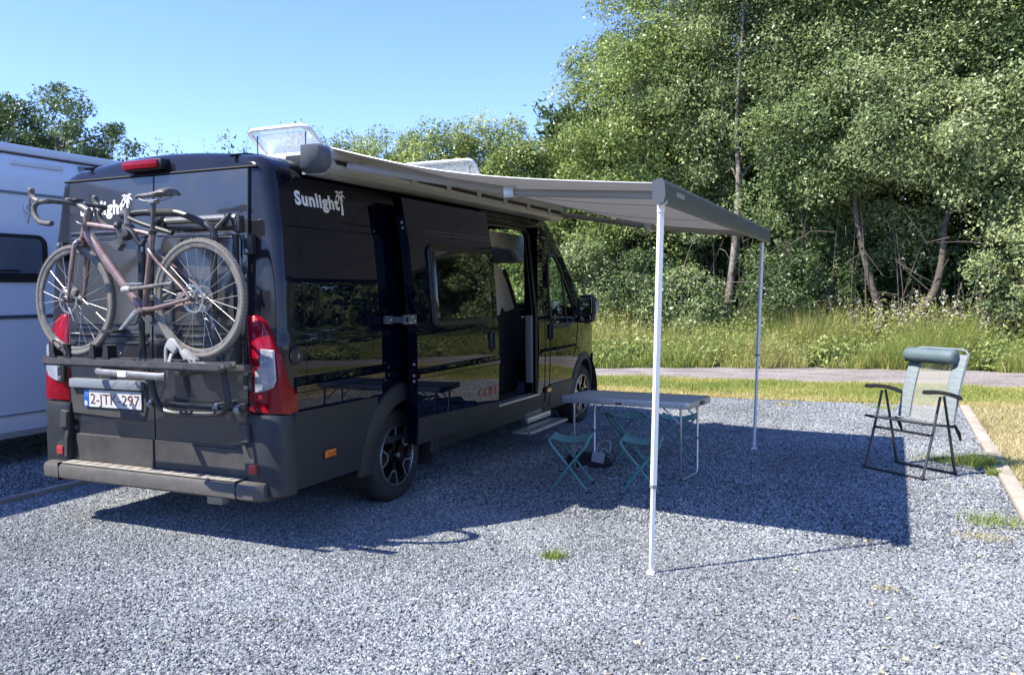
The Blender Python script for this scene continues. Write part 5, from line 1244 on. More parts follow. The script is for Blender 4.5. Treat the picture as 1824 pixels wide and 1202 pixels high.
# bag with cord loops under the table
bag = thing('carry_bag', 'low black bag with pale cord loops and a white label under the table', 'bag', (.80, 3.05, 0))
q = MB(); V = []; nr = 14
for i, (hh, s) in enumerate(((0.0, 1.0), (.03, 1.06), (.075, .95), (.10, .70), (.105, .3))):
    for k in range(nr):
        a = 2*math.pi*k/nr; r = 1+.10*math.sin(3*a+i); V.append((.82+.20*s*r*math.copysign(abs(math.cos(a))**.7, math.cos(a)), 3.07+.10*s*r*math.copysign(abs(math.sin(a))**.7, math.sin(a)), .003+hh+.012*math.sin(5*a+i*2)*(i > 1)))
q.add(V, [(i*nr+k, i*nr+(k+1) % nr, (i+1)*nr+(k+1) % nr, (i+1)*nr+k) for i in range(4) for k in range(nr)]+[tuple(range(nr)), tuple(4*nr+k for k in range(nr))]); q.build('bag_body', M['bag'], bag, 60)
for x, y in ((.70, 3.18), (.94, 3.16)):
    q = MB(); q.tube(bez([(x-.05, y-.02, .08), (x-.06, y, .17), (x, y+.01, .215), (x+.06, y, .20), (x+.05, y-.02, .12), (x+.01, y-.03, .16), (x-.03, y-.03, .09)], 4), .006, 5); q.build('cord_loop', M['cord'], bag)
q = MB(); q.prism([(0, 0), (.11, -.015), (.125, .075), (.01, .085)], (.90, 2.93, .075), (1, 0, 0), (0, .1, 1), (0, -.003, 0)); q.build('card_label', M['paper'], bag)

# ------------------------------------------------------------------ reclining chair
ch = thing('reclining_chair', 'empty folding recliner with pale blue edging, roll cushion and dark armrests beside the timber kerb', 'chair', (3.42, 3.90, 0))
ca = Vector((.784, -.62, 0)).normalized(); cn = Vector((.62, .784, 0)).normalized(); C0 = Vector((3.055, 3.865, 0)); CW = .555
def cp(a, n, z): return C0+ca*a+cn*n+Vector((0, 0, z))
for n_ in (0, .40):
    q = MB(); q.tube([cp(0, n_, .045), cp(.02, n_, .016), cp(CW-.02, n_, .016), cp(CW, n_, .045)], .011, 8); b_ = q.build('ground_bar', M['chair_metal'], ch, 50)
    for a in (0, CW):
        q = MB(); q.sphere(cp(a, n_, .022), .021, 8, (1, 1, 1.2)); q.build('foot_cap', M['dark_metal'], b_)
for a in (0, CW):
    q = MB(); q.tube([cp(a, 0, .02), cp(a, .10, .32), cp(a, .20, .665)], [.0115, .0115, .0105], 8); q.build('front_leg', M['chair_metal'], ch)
    q = MB(); q.tube([cp(a, .40, .02), cp(a, .345, .26), cp(a, .245, .665)], [.0115, .0115, .0105], 8); q.build('rear_leg', M['chair_metal'], ch)
    q = MB(); P = bez([cp(a, .015, .712), cp(a, .12, .708), cp(a, .24, .692), cp(a, .36, .665), cp(a, .45, .635)], 4)
    V = []
    for i, p in enumerate(P):
        w = .028*(1-.35*(i/len(P))); h = .016
        V += [p-ca*w-Vector((0, 0, h)), p+ca*w-Vector((0, 0, h)), p+ca*w*1.05+Vector((0, 0, h*.4)), p+ca*w*.6+Vector((0, 0, h)), p-ca*w*.6+Vector((0, 0, h)), p-ca*w*1.05+Vector((0, 0, h*.4))]
    q.add(V, [(i*6+j, i*6+(j+1) % 6, (i+1)*6+(j+1) % 6, (i+1)*6+j) for i in range(len(P)-1) for j in range(6)]+[tuple(range(6)), tuple(6*(len(P)-1)+j for j in range(6))]); q.build('armrest', M['dark_metal'], ch, 50)
    q = MB(); q.tube([cp(a+(.03 if a == 0 else -.03), .02, .452), cp(a+(.03 if a == 0 else -.03), .43, .400)], .010, 8); q.build('seat_side_tube', M['chair_metal'], ch)
    q = MB(); q.tube([cp(a, .38, .42), cp(a+.01, .42, .36), cp(a+.01, .45, .29)], [.016, .022, .012], 8, flat=(1, .5)); q.build('recline_catch', M['dark_metal'], ch)
for n_, z, a0, a1 in ((.03, .455, -.03, CW+.03), (.105, .355, 0, CW-.0), (.40, .40, .02, CW-.02)):
    q = MB(); q.tube([cp(a0, n_, z), cp(a1, n_, z)], .0105, 8); q.build('cross_bar', M['chair_metal'], ch)
q = MB(); q.grid(lambda a, n: cp(a, n, .462-.13*(n-.03)-.02*math.sin(math.pi*min(1, max(0, (n-.03)/.4)))), list(np.linspace(.045, CW-.045, 6)), list(np.linspace(.04, .42, 8))); q.build('seat_mesh', M['mesh_cloth'], ch, 60)
def bk(a, t, o=0): return cp(a, .40+.19*t-.02*math.sin(math.pi*t)+o, .425+.60*t)
q = MB(); q.tube([bk(.02, 0), bk(.02, .5), bk(.02, .94), bk(.05, .985), bk(.10, 1.0), bk(CW-.10, 1.0), bk(CW-.05, .985), bk(CW-.02, .94), bk(CW-.02, .5), bk(CW-.02, 0)], .010, 8); q.build('back_frame', M['padding'], ch, 60)
for a0, a1 in ((.015, .125), (CW-.125, CW-.015)):
    q = MB(); tt = list(np.linspace(.02, .93, 30)); aa = list(np.linspace(a0, a1, 6)); q.grid(lambda t, a: bk(a, t, -.012-.004*math.sin(t*75+a*20)-.008*math.sin(math.pi*(a-a0)/(a1-a0))), tt, aa); q.grid(lambda t, a: bk(a, t, .010), tt, aa)
    for t in (tt[0], tt[-1]): q.add([bk(a0, t, -.012), bk(a1, t, -.012), bk(a1, t, .01), bk(a0, t, .01)], [(0, 1, 2, 3)])
    for a in (a0, a1): q.add([bk(a, t, o) for t in tt for o in (-.014, .01)], [(2*i, 2*i+2, 2*i+3, 2*i+1) for i in range(29)])
    q.build('side_padding', M['padding'], ch, 60, fixn=True)
q = MB(); q.grid(lambda t, a: bk(a, t, -.004), list(np.linspace(.0, .93, 10)), list(np.linspace(.12, CW-.12, 6))); q.build('back_mesh', M['mesh_cloth'], ch, 60)
q = MB(); ax = [( -.005, .030), (.004, .050), (.02, .060), (.10, .062), (.24, .058), (.38, .062), (.455, .060), (.470, .050), (.478, .028)]
nr = 16; V = []
for a, r in ax:
    c0 = bk(a, .90, -.065)
    for k in range(nr):
        t = 2*math.pi*k/nr; V.append(c0+cn*(math.cos(t)*r)+Vector((0, 0, math.sin(t)*r*1.02)))
q.add(V, [(i*nr+k, i*nr+(k+1) % nr, (i+1)*nr+(k+1) % nr, (i+1)*nr+k) for i in range(len(ax)-1) for k in range(nr)]+[tuple(range(nr)), tuple((len(ax)-1)*nr+k for k in range(nr))]); hd = q.build('roll_cushion', M['pad'], ch, 60)
q = MB(); q.tube([bk(.01, .81, -.055), bk(.40, .80, -.055), bk(.46, .83, -.05)], .008, 6, flat=(2.4, .8)); q.build('cushion_strap', M['dark_metal'], hd)

# ------------------------------------------------------------------ white motorhome on the next pitch
mh = thing('motorhome', 'white motorhome parked on the left pitch, seen from its side with a dark blind window', 'motorhome', (-5.0, 1.2, 0))
MX, MY0, MY1 = -3.85, -2.3, 4.6
sec = [(MX-.06, .268), (MX-.012, .33), (MX, .60), (MX+.002, 1.0), (MX, 1.6), (MX-.004, 2.3), (MX-.012, 2.60), (MX-.03, 2.72), (MX-.07, 2.79), (MX-.14, 2.82)]
q = MB(); ysm = [MY0, MY0+.03, MY0+.10]+list(np.linspace(MY0+.2, MY1-.2, 12))+[MY1-.08, MY1]; V = []
full = sec+[(-9.9-x, z) for x, z in reversed(sec)]
for y in ysm:
    e = .04 if y in (MY0, MY1) else 0
    for x, z in full: V.append((x-(e if x > -5 else -e), y, z))
k = len(full); q.add(V, [(i*k+j, (i+1)*k+j, (i+1)*k+j+1, i*k+j+1) for i in range(len(ysm)-1) for j in range(k-1)]+[tuple(range(k)), tuple((len(ysm)-1)*k+j for j in range(k))]+[(i*k+k-1, (i+1)*k+k-1, (i+1)*k, i*k) for i in range(len(ysm)-1)])
q.build('body_shell', M['white_paint'], mh, 30)
q = MB(); q.box((MX-.002, MY0+.05, 1.335), (MX+.014, MY1-.05, 1.365), .004); q.build('side_rail', M['anthracite'], mh)
q = MB(); q.box((MX-.006, MY0+.05, 2.440), (MX+.006, MY1-.05, 2.462), .003); q.build('upper_rail', M['trim_grey'], mh)
q = MB(); q.box((MX-.004, MY0+.05, .478), (MX+.006, MY1-.05, .488), .002); q.build('skirt_seam', M['trim_grey'], mh)
q = MB(); q.prism(rrect(-.25, 1.655, 1.41, 2.085, .09, 5), (MX+.0035, 0, 0), (0, 1, 0), (0, 0, 1), (.020, 0, 0), .008); wf = q.build('window_frame', M['seal'], mh, 30)
q = MB(); q.prism(rrect(-.20, 1.735, 1.345, 2.045, .05, 4), (MX+.0240, 0, 0), (0, 1, 0), (0, 0, 1), (.004, 0, 0), .004); q.build('window_pane', M['mh_glass'], wf, 30)
q = MB(); q.box((MX+.028, .62, 1.750), (MX+.036, 1.12, 1.766), .003); q.build('window_stay', M['seal'], wf)
q = MB(); c0 = (MX+.004, 1.26, 2.325); q.lathe([(.062, 0), (.060, .010), (.048, .012), (.046, .006), (0, .006)], c0, (1, 0, 0), 28); vt = q.build('round_vent', M['white_paint'], mh, 30)
for dz in np.linspace(-.032, .032, 6):
    q = MB(); hw = math.sqrt(max(0, .042**2-dz**2)); q.box((MX+.0105, 1.26-hw, 2.325+dz-.003), (MX+.0135, 1.26+hw, 2.325+dz+.003)); q.build('vent_slat', M['trim_grey'], vt)
q = MB(); q.box((MX-.16, .2, 2.815), (MX-.04, MY1-.3, 2.885), .012); rl = q.build('roof_rail', M['white_paint'], mh)
q = MB(); q.box((MX-.045, 1.1, 2.70), (MX-.012, 1.62, 2.755), .006); q.build('wall_locker', M['white_paint'], mh)
q = MB(); q.box((MX-.06, 1.80, 2.715), (MX+.012, 2.12, 2.77), .008); q.build('awning_bracket', M['trim_grey'], mh)
q = MB(); q.box((-5.3, .5, 2.82), (-4.7, 1.2, 2.90), .02); q.build('roof_hatch', M['white_paint'], mh)
for yc in (.2-1.2, 3.6):
    for x, s in ((-3.98, 1), (-5.72, -1)):
        q = MB(); q.lathe([(.19, -.02), (.23, 0), (.30, .0), (.335, -.03), (.34, -.09), (.335, -.17), (.30, -.2), (.2, -.2)], (x, yc, .34), (s, 0, 0), 36); wq = q.build('wheel', M['tyre'], mh, 40)
        q = MB(); q.lathe([(.2, -.01), (.19, -.04), (.08, -.02), (0, -.02)], (x, yc, .34), (s, 0, 0), 24); q.build('rim', M['rim_silver'], wq)
q = MB(); q.sphere((MX+.003, .70, 1.10), .006, 6); q.build('side_stud', M['seam'], mh)

# ------------------------------------------------------------------ plants
def vn(p, s=1.0, seed=0.0):
    """cheap smooth noise in -1..1 for an (n,3) array"""
    x, y, z = p[:, 0]*s+seed, p[:, 1]*s+seed*1.7, p[:, 2]*s-seed
    return (np.sin(1.7*x+1.3*np.sin(1.1*y+.5*z))+np.sin(2.3*y+1.9*np.sin(.9*z+.7*x))+np.sin(2.9*z+1.5*np.sin(1.3*x-.8*y)))/3
def leaf_quads(P, size, bias, spread=.9, aspect=.62):
    """one pointed leaf (a triangle) per point; bias = preferred normal"""
    n = len(P); N = rng.normal(size=(n, 3))*spread+bias; N /= np.linalg.norm(N, axis=1, keepdims=True)+1e-9
    A = rng.normal(size=(n, 3)); A[:, 2] -= .35; A -= N*np.sum(A*N, axis=1, keepdims=True); A /= np.linalg.norm(A, axis=1, keepdims=True)+1e-9
    B = np.cross(N, A); s = (size*(.45+1.15*rng.random(n)**1.6))[:, None]*1.12; w = s*aspect*rng.uniform(.8, 1.2, n)[:, None]
    Q = np.empty((n, 3, 3)); Q[:, 0] = P-A*s*.35+B*w*.5; Q[:, 1] = P-A*s*.35-B*w*.5; Q[:, 2] = P+A*s*.65
    return Q.reshape(-1, 3)
def clump_points(cen, rad, n, flat=.75):
    """points in a shell round each clump centre"""
    k = len(cen); idx = rng.integers(0, k, n); d = rng.normal(size=(n, 3)); d /= np.linalg.norm(d, axis=1, keepdims=True)
    r = rng.uniform(.25, 1, n)**.6; P = cen[idx]+d*(rad[idx]*r)[:, None]*np.array([1, 1, flat]); return P, d, idx
def tree(name, label, cat, base, path, ells, nleaf, nclump, mt, bark='bark', r0=.12, size=.085, rc=(.34, .72), group=None, twigs=14, hollow=.30, limb=9, dens_low=1.0):
    bx, by = base
    t = thing(name, label, cat, (bx, by, 0), group)
    tr = MB(); P = bez(path, 5); n = len(P)
    tr.tube(P, [r0*(1-.80*i/(n-1))*(1.25 if i == 0 else 1) for i in range(n)], 9)
    E = np.array(ells, float); vol = E[:, 3]*E[:, 4]*E[:, 5]; pick = rng.choice(len(E), nclump, p=vol/vol.sum())
    d = rng.normal(size=(nclump, 3)); d /= np.linalg.norm(d, axis=1, keepdims=True); rr = rng.uniform(hollow**3, 1, nclump)**(1/3)
    rr *= 1+.16*vn(d*2.2, 1.3, E[0, 0])
    cen = E[pick, :3]+d*rr[:, None]*E[pick, 3:6]
    keep = cen[:, 2] > .25; cen = cen[keep]
    rad = rng.uniform(rc[0], rc[1], len(cen))
    # limbs from the trunk into the crown
    tp_ = np.array([tuple(p) for p in P]); order = rng.permutation(len(cen))
    for c in cen[order[:limb]]:
        j = int(np.clip(np.searchsorted(tp_[:, 2], c[2]-1.2-.5*rng.random()), n//5, n-2)); a = Vector(tp_[j]); b = Vector(c); m_ = (a+b)/2+Vector((0, 0, -.15+.25*random.random()))
        rb = r0*.45*(1-.6*j/n); tr.tube([a, (a+m_)/2+Vector((0, 0, .05)), m_, b], [rb, rb*.8, rb*.55, rb*.2], 6)
    trunk = tr.build('trunk', M[bark], t, 60, fixn=False)
    if twigs:
        tw = MB()
        for c in cen[order[limb:limb+twigs]]:
            a = Vector(c); d_ = Vector((rng.normal(), rng.normal()*.6, rng.normal()*.9)).normalized(); L_ = rng.uniform(.4, 1.1)
            tw.tube([a, a+d_*L_*.5+Vector((0, 0, .06)), a+d_*L_], [.012, .009, .004], 4)
        o = tw.build('branch', M['twig'], t, 60, fixn=False); o['kind'] = 'stuff'
    if nleaf:
        Pp, dd, idx = clump_points(cen, rad, nleaf)
        out = Pp-E[0, :3]; out /= np.linalg.norm(out, axis=1, keepdims=True)+1e-9
        V = leaf_quads(Pp, size, out*.55+np.array([-.28, -.40, .60]))
        tint = np.clip(.45+.22*vn(Pp, .8, 2)+.18*(rng.random(len(Pp))-.5)*2+.12*rng.normal(size=len(cen))[idx], 0, 1)
        c_ = raw_mesh('crown', V, None, M[mt], t, tint)
    return t
G1 = 'tall trees along the far side of the path'
# --- the tall wood, left to right
tree('broadleaf_tree', 'bright green tree at the left end of the tall wood, crown against the sky', 'tree', (-3.0, 16.6), [(-3.0, 16.6, 0), (-2.9, 16.6, 2.2), (-3.1, 16.7, 4.5), (-2.9, 16.8, 7.2)], [(-2.7, 16.7, 5.9, 2.0, 1.7, 2.9), (-3.4, 16.4, 4.3, 1.5, 1.4, 1.9), (-1.7, 16.8, 7.6, 1.7, 1.4, 2.0), (-2.6, 16.2, 3.0, 1.9, 1.0, 1.3)], 125000, 330, 'leaf_c', size=.060, group=G1)
tree('birch_tree', 'pale straight birch trunk seen just left of the far awning leg', 'tree', (-.16, 15.75), [(-.16, 15.75, 0), (-.20, 15.75, 1.2), (-.08, 15.75, 2.4), (.0, 15.8, 4.0), (-.05, 15.8, 5.4), (.1, 15.9, 8.2)], [(.1, 16.5, 7.4, 2.0, 1.0, 2.2), (-.3, 16.8, 5.0, 1.7, .6, 1.4), (.5, 16.2, 9.2, 1.8, 1.4, 1.6), (-1.2, 16.3, 3.8, .9, .6, 1.2), (-1.3, 15.9, 6.0, 1.1, .6, 1.3)], 115000, 300, 'leaf_b', bark='birch', r0=.115, size=.057, group=G1)
tree('broadleaf_tree', 'slim tree standing between the birch and the left leaning trunk', 'tree', (1.75, 16.8), [(1.75, 16.8, 0), (1.7, 16.8, 2.5), (1.55, 16.9, 5), (1.7, 17, 8.5)], [(1.8, 16.8, 6.0, 1.8, 1.5, 2.6), (2.0, 17.0, 9.0, 1.8, 1.5, 1.8), (1.4, 16.4, 3.9, 1.1, .9, .9), (1.5, 15.7, 4.8, 1.3, .7, 1.2), (.9, 15.4, 3.4, .9, .5, .7)], 135000, 360, 'leaf_a', r0=.09, size=.056, group=G1)
tree('leaning_tree', 'brown trunk leaning to the left behind the roll cushion chair', 'tree', (3.02, 15.9), [(3.02, 15.9, 0), (2.98, 15.9, 1.0), (2.78, 15.9, 1.75), (2.52, 15.95, 2.9), (2.42, 16.0, 4.2), (2.5, 16.1, 7.5)], [(2.9, 16.2, 5.6, 1.7, 1.4, 1.7), (2.6, 16.4, 7.9, 1.9, 1.5, 2.0), (2.9, 15.6, 4.5, 1.4, .6, 1.1)], 125000, 330, 'leaf_b', r0=.105, size=.057, group=G1, hollow=.5)
tree('leaning_tree', 'brown trunk bending to the right, close beside the left-leaning one', 'tree', (3.62, 15.9), [(3.62, 15.9, 0), (3.70, 15.9, .9), (4.02, 15.9, 1.45), (4.16, 15.95, 2.1), (4.22, 16.0, 2.9), (4.45, 16.1, 3.9), (4.6, 16.2, 7.6)], [(4.9, 16.0, 5.3, 1.8, 1.4, 1.7), (4.7, 16.4, 7.9, 1.9, 1.6, 1.9), (5.3, 15.6, 3.9, 1.2, .9, .9), (4.2, 15.5, 4.6, 1.4, .6, 1.1), (3.4, 16.9, 3.4, 1.6, .5, 1.3)], 140000, 360, 'leaf_b', r0=.118, size=.060, group=G1, hollow=.5)
tree('broadleaf_tree', 'leafy tree at the right edge of the photograph', 'tree', (6.9, 16.4), [(6.9, 16.4, 0), (6.8, 16.4, 2.5), (7.0, 16.5, 5), (6.9, 16.6, 8)], [(6.9, 16.2, 5.9, 2.0, 1.6, 2.3), (6.9, 16.4, 8.6, 2.0, 1.6, 1.9), (6.4, 15.7, 3.6, 1.2, .9, 1.2), (5.9, 15.6, 5.2, 1.3, .7, 1.3)], 115000, 320, 'leaf_a', r0=.13, size=.060, group=G1)
# --- low scrub in front of the trunks
sc = [(-5.2, 15.6, 2.5, 'leaf_c', 'yellow-green bush just right of the van nose'), (-3.6, 15.3, 2.8, 'leaf_b', 'dusty green bush under the left end of the wood'), (-2.1, 15.5, 2.3, 'leaf_d', 'dark bush in deep shade beyond the van mirror'), (-1.15, 15.2, 2.0, 'leaf_b', 'half-dry bush full of bare twigs left of the birch'), (.95, 15.6, 2.4, 'leaf_d', 'dark bush just right of the birch trunk'), (1.7, 16.5, 2.9, 'leaf_d', 'shaded bush left of the leaning trunks'), (5.6, 15.4, 3.2, 'leaf_b', 'pale-leaved bush right of the leaning trunks'), (6.6, 15.2, 2.2, 'leaf_d', 'dark bush low at the right edge')]  # some get the dark leaf colour to stand in for shadow
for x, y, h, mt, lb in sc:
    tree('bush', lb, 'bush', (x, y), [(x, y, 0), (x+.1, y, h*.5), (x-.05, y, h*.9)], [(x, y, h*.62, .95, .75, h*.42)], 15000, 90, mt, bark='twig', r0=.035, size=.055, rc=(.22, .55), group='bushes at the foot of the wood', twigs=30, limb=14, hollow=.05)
# --- second row behind closes the wood
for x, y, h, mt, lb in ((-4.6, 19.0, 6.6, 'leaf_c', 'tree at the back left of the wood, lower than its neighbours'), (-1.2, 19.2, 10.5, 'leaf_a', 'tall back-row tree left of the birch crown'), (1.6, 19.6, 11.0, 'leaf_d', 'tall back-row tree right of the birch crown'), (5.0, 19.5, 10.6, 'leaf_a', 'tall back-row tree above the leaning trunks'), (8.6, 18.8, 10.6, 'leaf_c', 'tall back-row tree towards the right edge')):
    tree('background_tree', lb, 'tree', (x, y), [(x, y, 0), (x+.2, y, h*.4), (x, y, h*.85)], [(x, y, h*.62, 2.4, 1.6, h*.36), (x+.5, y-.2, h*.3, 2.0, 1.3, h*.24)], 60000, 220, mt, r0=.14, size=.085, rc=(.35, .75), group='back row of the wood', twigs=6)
# --- hedge-like bushes left of the wood, above the van roof
for i, (x, y, h, r, mt, lb) in enumerate(((-6.3, 15.9, 6.1, 1.4, 'leaf_c', 'tall yellow-green bush nearest the wood above the awning'), (-7.9, 15.7, 6.25, 1.4, 'leaf_c', 'yellow-green bush above the front roof vent'), (-9.4, 15.8, 6.2, 1.35, 'leaf_c', 'yellow-green bush left of the front roof vent'), (-10.7, 15.9, 5.9, .9, 'leaf_a', 'thinner green bush beside the rear vent'), (-7.1, 16.6, 6.0, 1.3, 'leaf_b', 'dusty bush between and behind the two tallest of the row'), (-5.3, 16.2, 5.7, 1.2, 'leaf_c', 'yellowish bush touching the first tree of the wood'), (-8.7, 16.7, 6.1, 1.3, 'leaf_a', 'greener bush in the second rank of the row'))):
    tree('tall_bush', lb, 'bush', (x, y), [(x, y, 0), (x+.1, y, h*.5), (x, y, h*.9)], [(x, y, h*.66, r, 1.0, h*.33), (x+.3, y+.6, h*.4, r, .9, h*.25)], 52000, 200, mt, bark='twig', r0=.06, size=.058, rc=(.28, .52), group='row of tall bushes behind the van', twigs=20, hollow=.3)
def wispy(x, y, h, seed, lb, n=22, spread=.9):
    t = thing('wispy_shrub', lb, 'shrub', (x, y, 0), 'thin shrubs against the sky')
    q = MB(); pts = []
    for i in range(n):
        a = random.uniform(-1, 1); b = random.uniform(-.5, .5); hh = h*random.uniform(.78, 1.0)
        P = bez([(x+a*.2, y+b*.2, 0), (x+a*spread*.5, y+b, hh*.55), (x+a*spread+random.uniform(-.3, .3), y+b*1.3, hh)], 5)
        q.tube(P, [.014*(1-.8*k/(len(P)-1)) for k in range(len(P))], 4)
        for _ in range(70):
            k = random.uniform(.45, 1); j = min(len(P)-2, int(k*(len(P)-1))); p = P[j].lerp(P[j+1], random.random()); pts.append(tuple(p+Vector((random.gauss(0, .09), random.gauss(0, .09), random.gauss(0, .09)))))
    o = q.build('branch', M['twig'], t, 60, fixn=False); o['kind'] = 'stuff'
    pts = np.array(pts); V = leaf_quads(pts, .085, np.array([-.1, -.2, .4])); raw_mesh('foliage', V, None, M['leaf_b'], t, np.clip(.5+.25*rng.normal(size=len(pts)), 0, 1))
wispy(-11.8, 16, 6.55, 1, 'thin feathery shrub right of the raised rear vent', 24, .9)
wispy(-13.2, 16, 6.3, 2, 'second thin shrub just behind the raised rear vent', 14, .7)
wispy(-14.9, 16, 6.55, 3, 'thin shrub left of the raised rear vent', 12, .8)
wispy(-16.9, 16.2, 6.55, 4, 'low thin shrub above the brake light', 20, 1.1)
wispy(-19.3, 16.2, 6.9, 5, 'thin upright shrub beside the far left tree', 7, .6)
tree('distant_tree', 'broad dark tree behind the white motorhome at the far left', 'tree', (-30, 22), [(-30, 22, 0), (-30, 22, 3), (-30.3, 22, 6), (-30.5, 22, 9)], [(-31.0, 22, 7.4, 3.9, 3.0, 3.3), (-28.3, 21.6, 5.6, 2.6, 2.2, 1.9), (-34.5, 22, 7.6, 3.2, 2.5, 3.0)], 62000, 300, 'leaf_d', r0=.3, size=.125, rc=(.4, .85), twigs=20)
# --- the wood goes on to the right, out of frame (it mirrors in the van side)
for i, (x, y) in enumerate(((10.6, 17.0), (13.6, 17.0), (16.8, 16.6), (20.0, 15.6), (23.2, 14.0), (26.5, 12.2))):
    tree('broadleaf_tree', ['first', 'second', 'third', 'fourth', 'fifth', 'sixth'][i]+' tree past the picture edge', 'tree', (x, y), [(x, y, 0), (x+.1, y, 3), (x, y, 8)], [(x, y, 6.4, 2.3, 1.7, 3.4), (x+.2, y-.6, 2.6, 2.2, 1.2, 1.9)], 12000, 110, 'leaf_a', size=.17, rc=(.35, .7), group=G1, twigs=0)
# --- dark thicket inside and behind the wood: one mass
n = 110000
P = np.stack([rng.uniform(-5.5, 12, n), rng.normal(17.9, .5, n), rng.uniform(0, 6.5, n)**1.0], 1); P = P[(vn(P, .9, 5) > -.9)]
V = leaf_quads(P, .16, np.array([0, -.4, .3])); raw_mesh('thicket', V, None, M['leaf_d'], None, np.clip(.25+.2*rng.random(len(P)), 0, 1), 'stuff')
n = 26000
P = np.stack([rng.uniform(-24, -5.5, n), rng.normal(16.9, .4, n), rng.uniform(0, 4.3, n)], 1)
V = leaf_quads(P, .16, np.array([0, -.4, .3])); raw_mesh('thicket', V, None, M['leaf_a'], None, np.clip(.3+.3*rng.random(len(P)), 0, 1), 'stuff')
n = 30000; a = rng.uniform(0, 1, n)
P = np.stack([12+40*a, 17.5-14*a+rng.normal(0, .6, n), rng.uniform(0, 6.5, n)], 1)
V = leaf_quads(P, .28, np.array([-.2, -.4, .3])); raw_mesh('thicket', V, None, M['leaf_a'], None, np.clip(.3+.4*rng.random(len(P)), 0, 1), 'stuff')
# tangle of bare stems in the wood's front
q = MB()
for i in range(110):
    x = random.uniform(-4.5, 8.5); y = random.uniform(15.7, 16.9); h = random.uniform(1.4, 4.2); l = random.gauss(0, .5)
    q.tube(bez([(x, y, 0), (x+l*.3, y, h*.5), (x+l, y+random.uniform(-.3, .3), h)], 3), [.016*(1-.1*k) for k in range(7)], 4)
for i in range(60):
    x = random.uniform(-4.5, 8.5); y = random.uniform(15.0, 15.6); z = random.uniform(.5, 3.0); a = random.uniform(-1, 1)
    q.tube([(x, y, z), (x+a*.5, y-.1, z+random.uniform(-.3, .4)), (x+a, y-.15, z+random.uniform(-.5, .7))], [.014, .010, .005], 4)
o = q.build('bare_stems', M['bark'], None, 60, fixn=False); tag(o, 'tangle of bare grey-brown stems under the trees', 'undergrowth', kind='stuff')

# --- tall weeds between path and wood
far = np.vectorize(lambda x: path_edge(x, 1))
def weeds(n, xr, dens_back, mt, size, hr, name, label, leaves=16, seed=0):
    x = rng.uniform(*xr, n); f = far(x); t = rng.random(n)**.85; y = f+.05+t*(15.75-f)
    h = (hr[0]+(hr[1]-hr[0])*t)*rng.uniform(.55, 1.15, n)*(1+.35*vn(np.stack([x, y, 0*x], 1), .9, seed+1))
    k = leaves; u = rng.random((n, k)); sp_ = .05+.10*rng.random((n, 1))
    px = x[:, None]+rng.normal(size=(n, k))*sp_+.15*rng.normal(size=(n, 1))*u; py = y[:, None]+rng.normal(size=(n, k))*sp_; pz = np.maximum(.01, h[:, None]*u)
    P = np.stack([px.ravel(), py.ravel(), pz.ravel()], 1); V = leaf_quads(P, size, np.array([-.15, -.3, .75]), .8, .45)
    tint = np.clip(.45+.35*vn(P, .7, seed+3)+.30*(rng.random(len(P))-.5)*2, 0, 1)
    o = raw_mesh(name, V, None, M[mt], None, tint, 'stuff'); tag(o, label, 'weeds'); return o
weeds(9500, (-6.5, 9.5), 1, 'weed', .062, (.30, 1.30), 'tall_weeds', 'tall sunlit nettles and weeds between the path and the wood', 15, 0)
n = 22000
P = np.stack([rng.uniform(-5, 14, n), 20.6+rng.normal(0, .3, n), rng.uniform(0, 9.0, n)], 1)
raw_mesh('thicket', leaf_quads(P, .30, np.array([0, -.4, .3])), None, M['leaf_d'], None, np.clip(.25+.3*rng.random(n), 0, 1), 'stuff')
weeds(1500, (9.5, 34), 1, 'weed', .16, (.25, 1.0), 'tall_weeds', 'tall weeds beyond the right edge', 12, 4)
# grass-like blades, grown from points
def blades(x, y, h, w, lean, mt, tint, name, label, z0=0.0):
    n = len(x); a = rng.uniform(0, 2*math.pi, n); d = np.stack([np.cos(a), np.sin(a), 0*a], 1); l = rng.normal(size=(n, 2))*lean
    B = np.stack([x, y, np.full(n, z0)], 1); T = B+np.stack([l[:, 0]*h, l[:, 1]*h, h], 1)
    V = np.empty((n, 3, 3)); V[:, 0] = B-d*w[:, None]; V[:, 1] = B+d*w[:, None]; V[:, 2] = T
    o = raw_mesh(name, V.reshape(-1, 3), None, M[mt], None, tint, 'stuff', 3); tag(o, label, 'grass'); return o
n = 80000
x = rng.uniform(-5.5, 9, n); f = far(x); t = rng.random(n); y = f-.22+t*(15.6-f); g_ = vn(np.stack([x, y, 0*x], 1), 1.6, 2); kp = g_ > -.25; x, y, t, g_ = x[kp], y[kp], t[kp], g_[kp]; n = len(x); h = rng.uniform(.15, .85, n)*(.4+t)*(1+.7*g_)
blades(x, y, h, rng.uniform(.004, .009, n), .35, 'grass', np.clip(.52+.35*vn(np.stack([x, y, 0*x], 1), .8, 7)+.3*rng.normal(size=n), 0, 1), 'long_grass', 'long grass among the weeds by the path')
x = rng.uniform(-6, 9.5, 1500); f = far(x)
n = 42000; k_ = rng.integers(0, 1500, n); cx_ = x[k_]; cy_ = f[k_]+.12+(rng.random(1500)**1.5)[k_]*1.9; hh = (.12+.50*rng.random(1500)**1.5)[k_]
P = np.stack([cx_+rng.normal(0, .11, n), cy_+rng.normal(0, .10, n), .02+hh*rng.random(n)], 1); P = P[vn(P*np.array([1, 1, 0]), 1.5, 8) > -.05]
tag(raw_mesh('leafy_weeds', leaf_quads(P, .062, np.array([-.15, -.35, .7]), .8, .75), None, M['weed'], None, np.clip(.25+.25*vn(P, 1.3, 3)+.2*rng.normal(size=len(P)), 0, 1), 'stuff'), 'broad-leaved weeds along the far edge of the path', 'weeds')
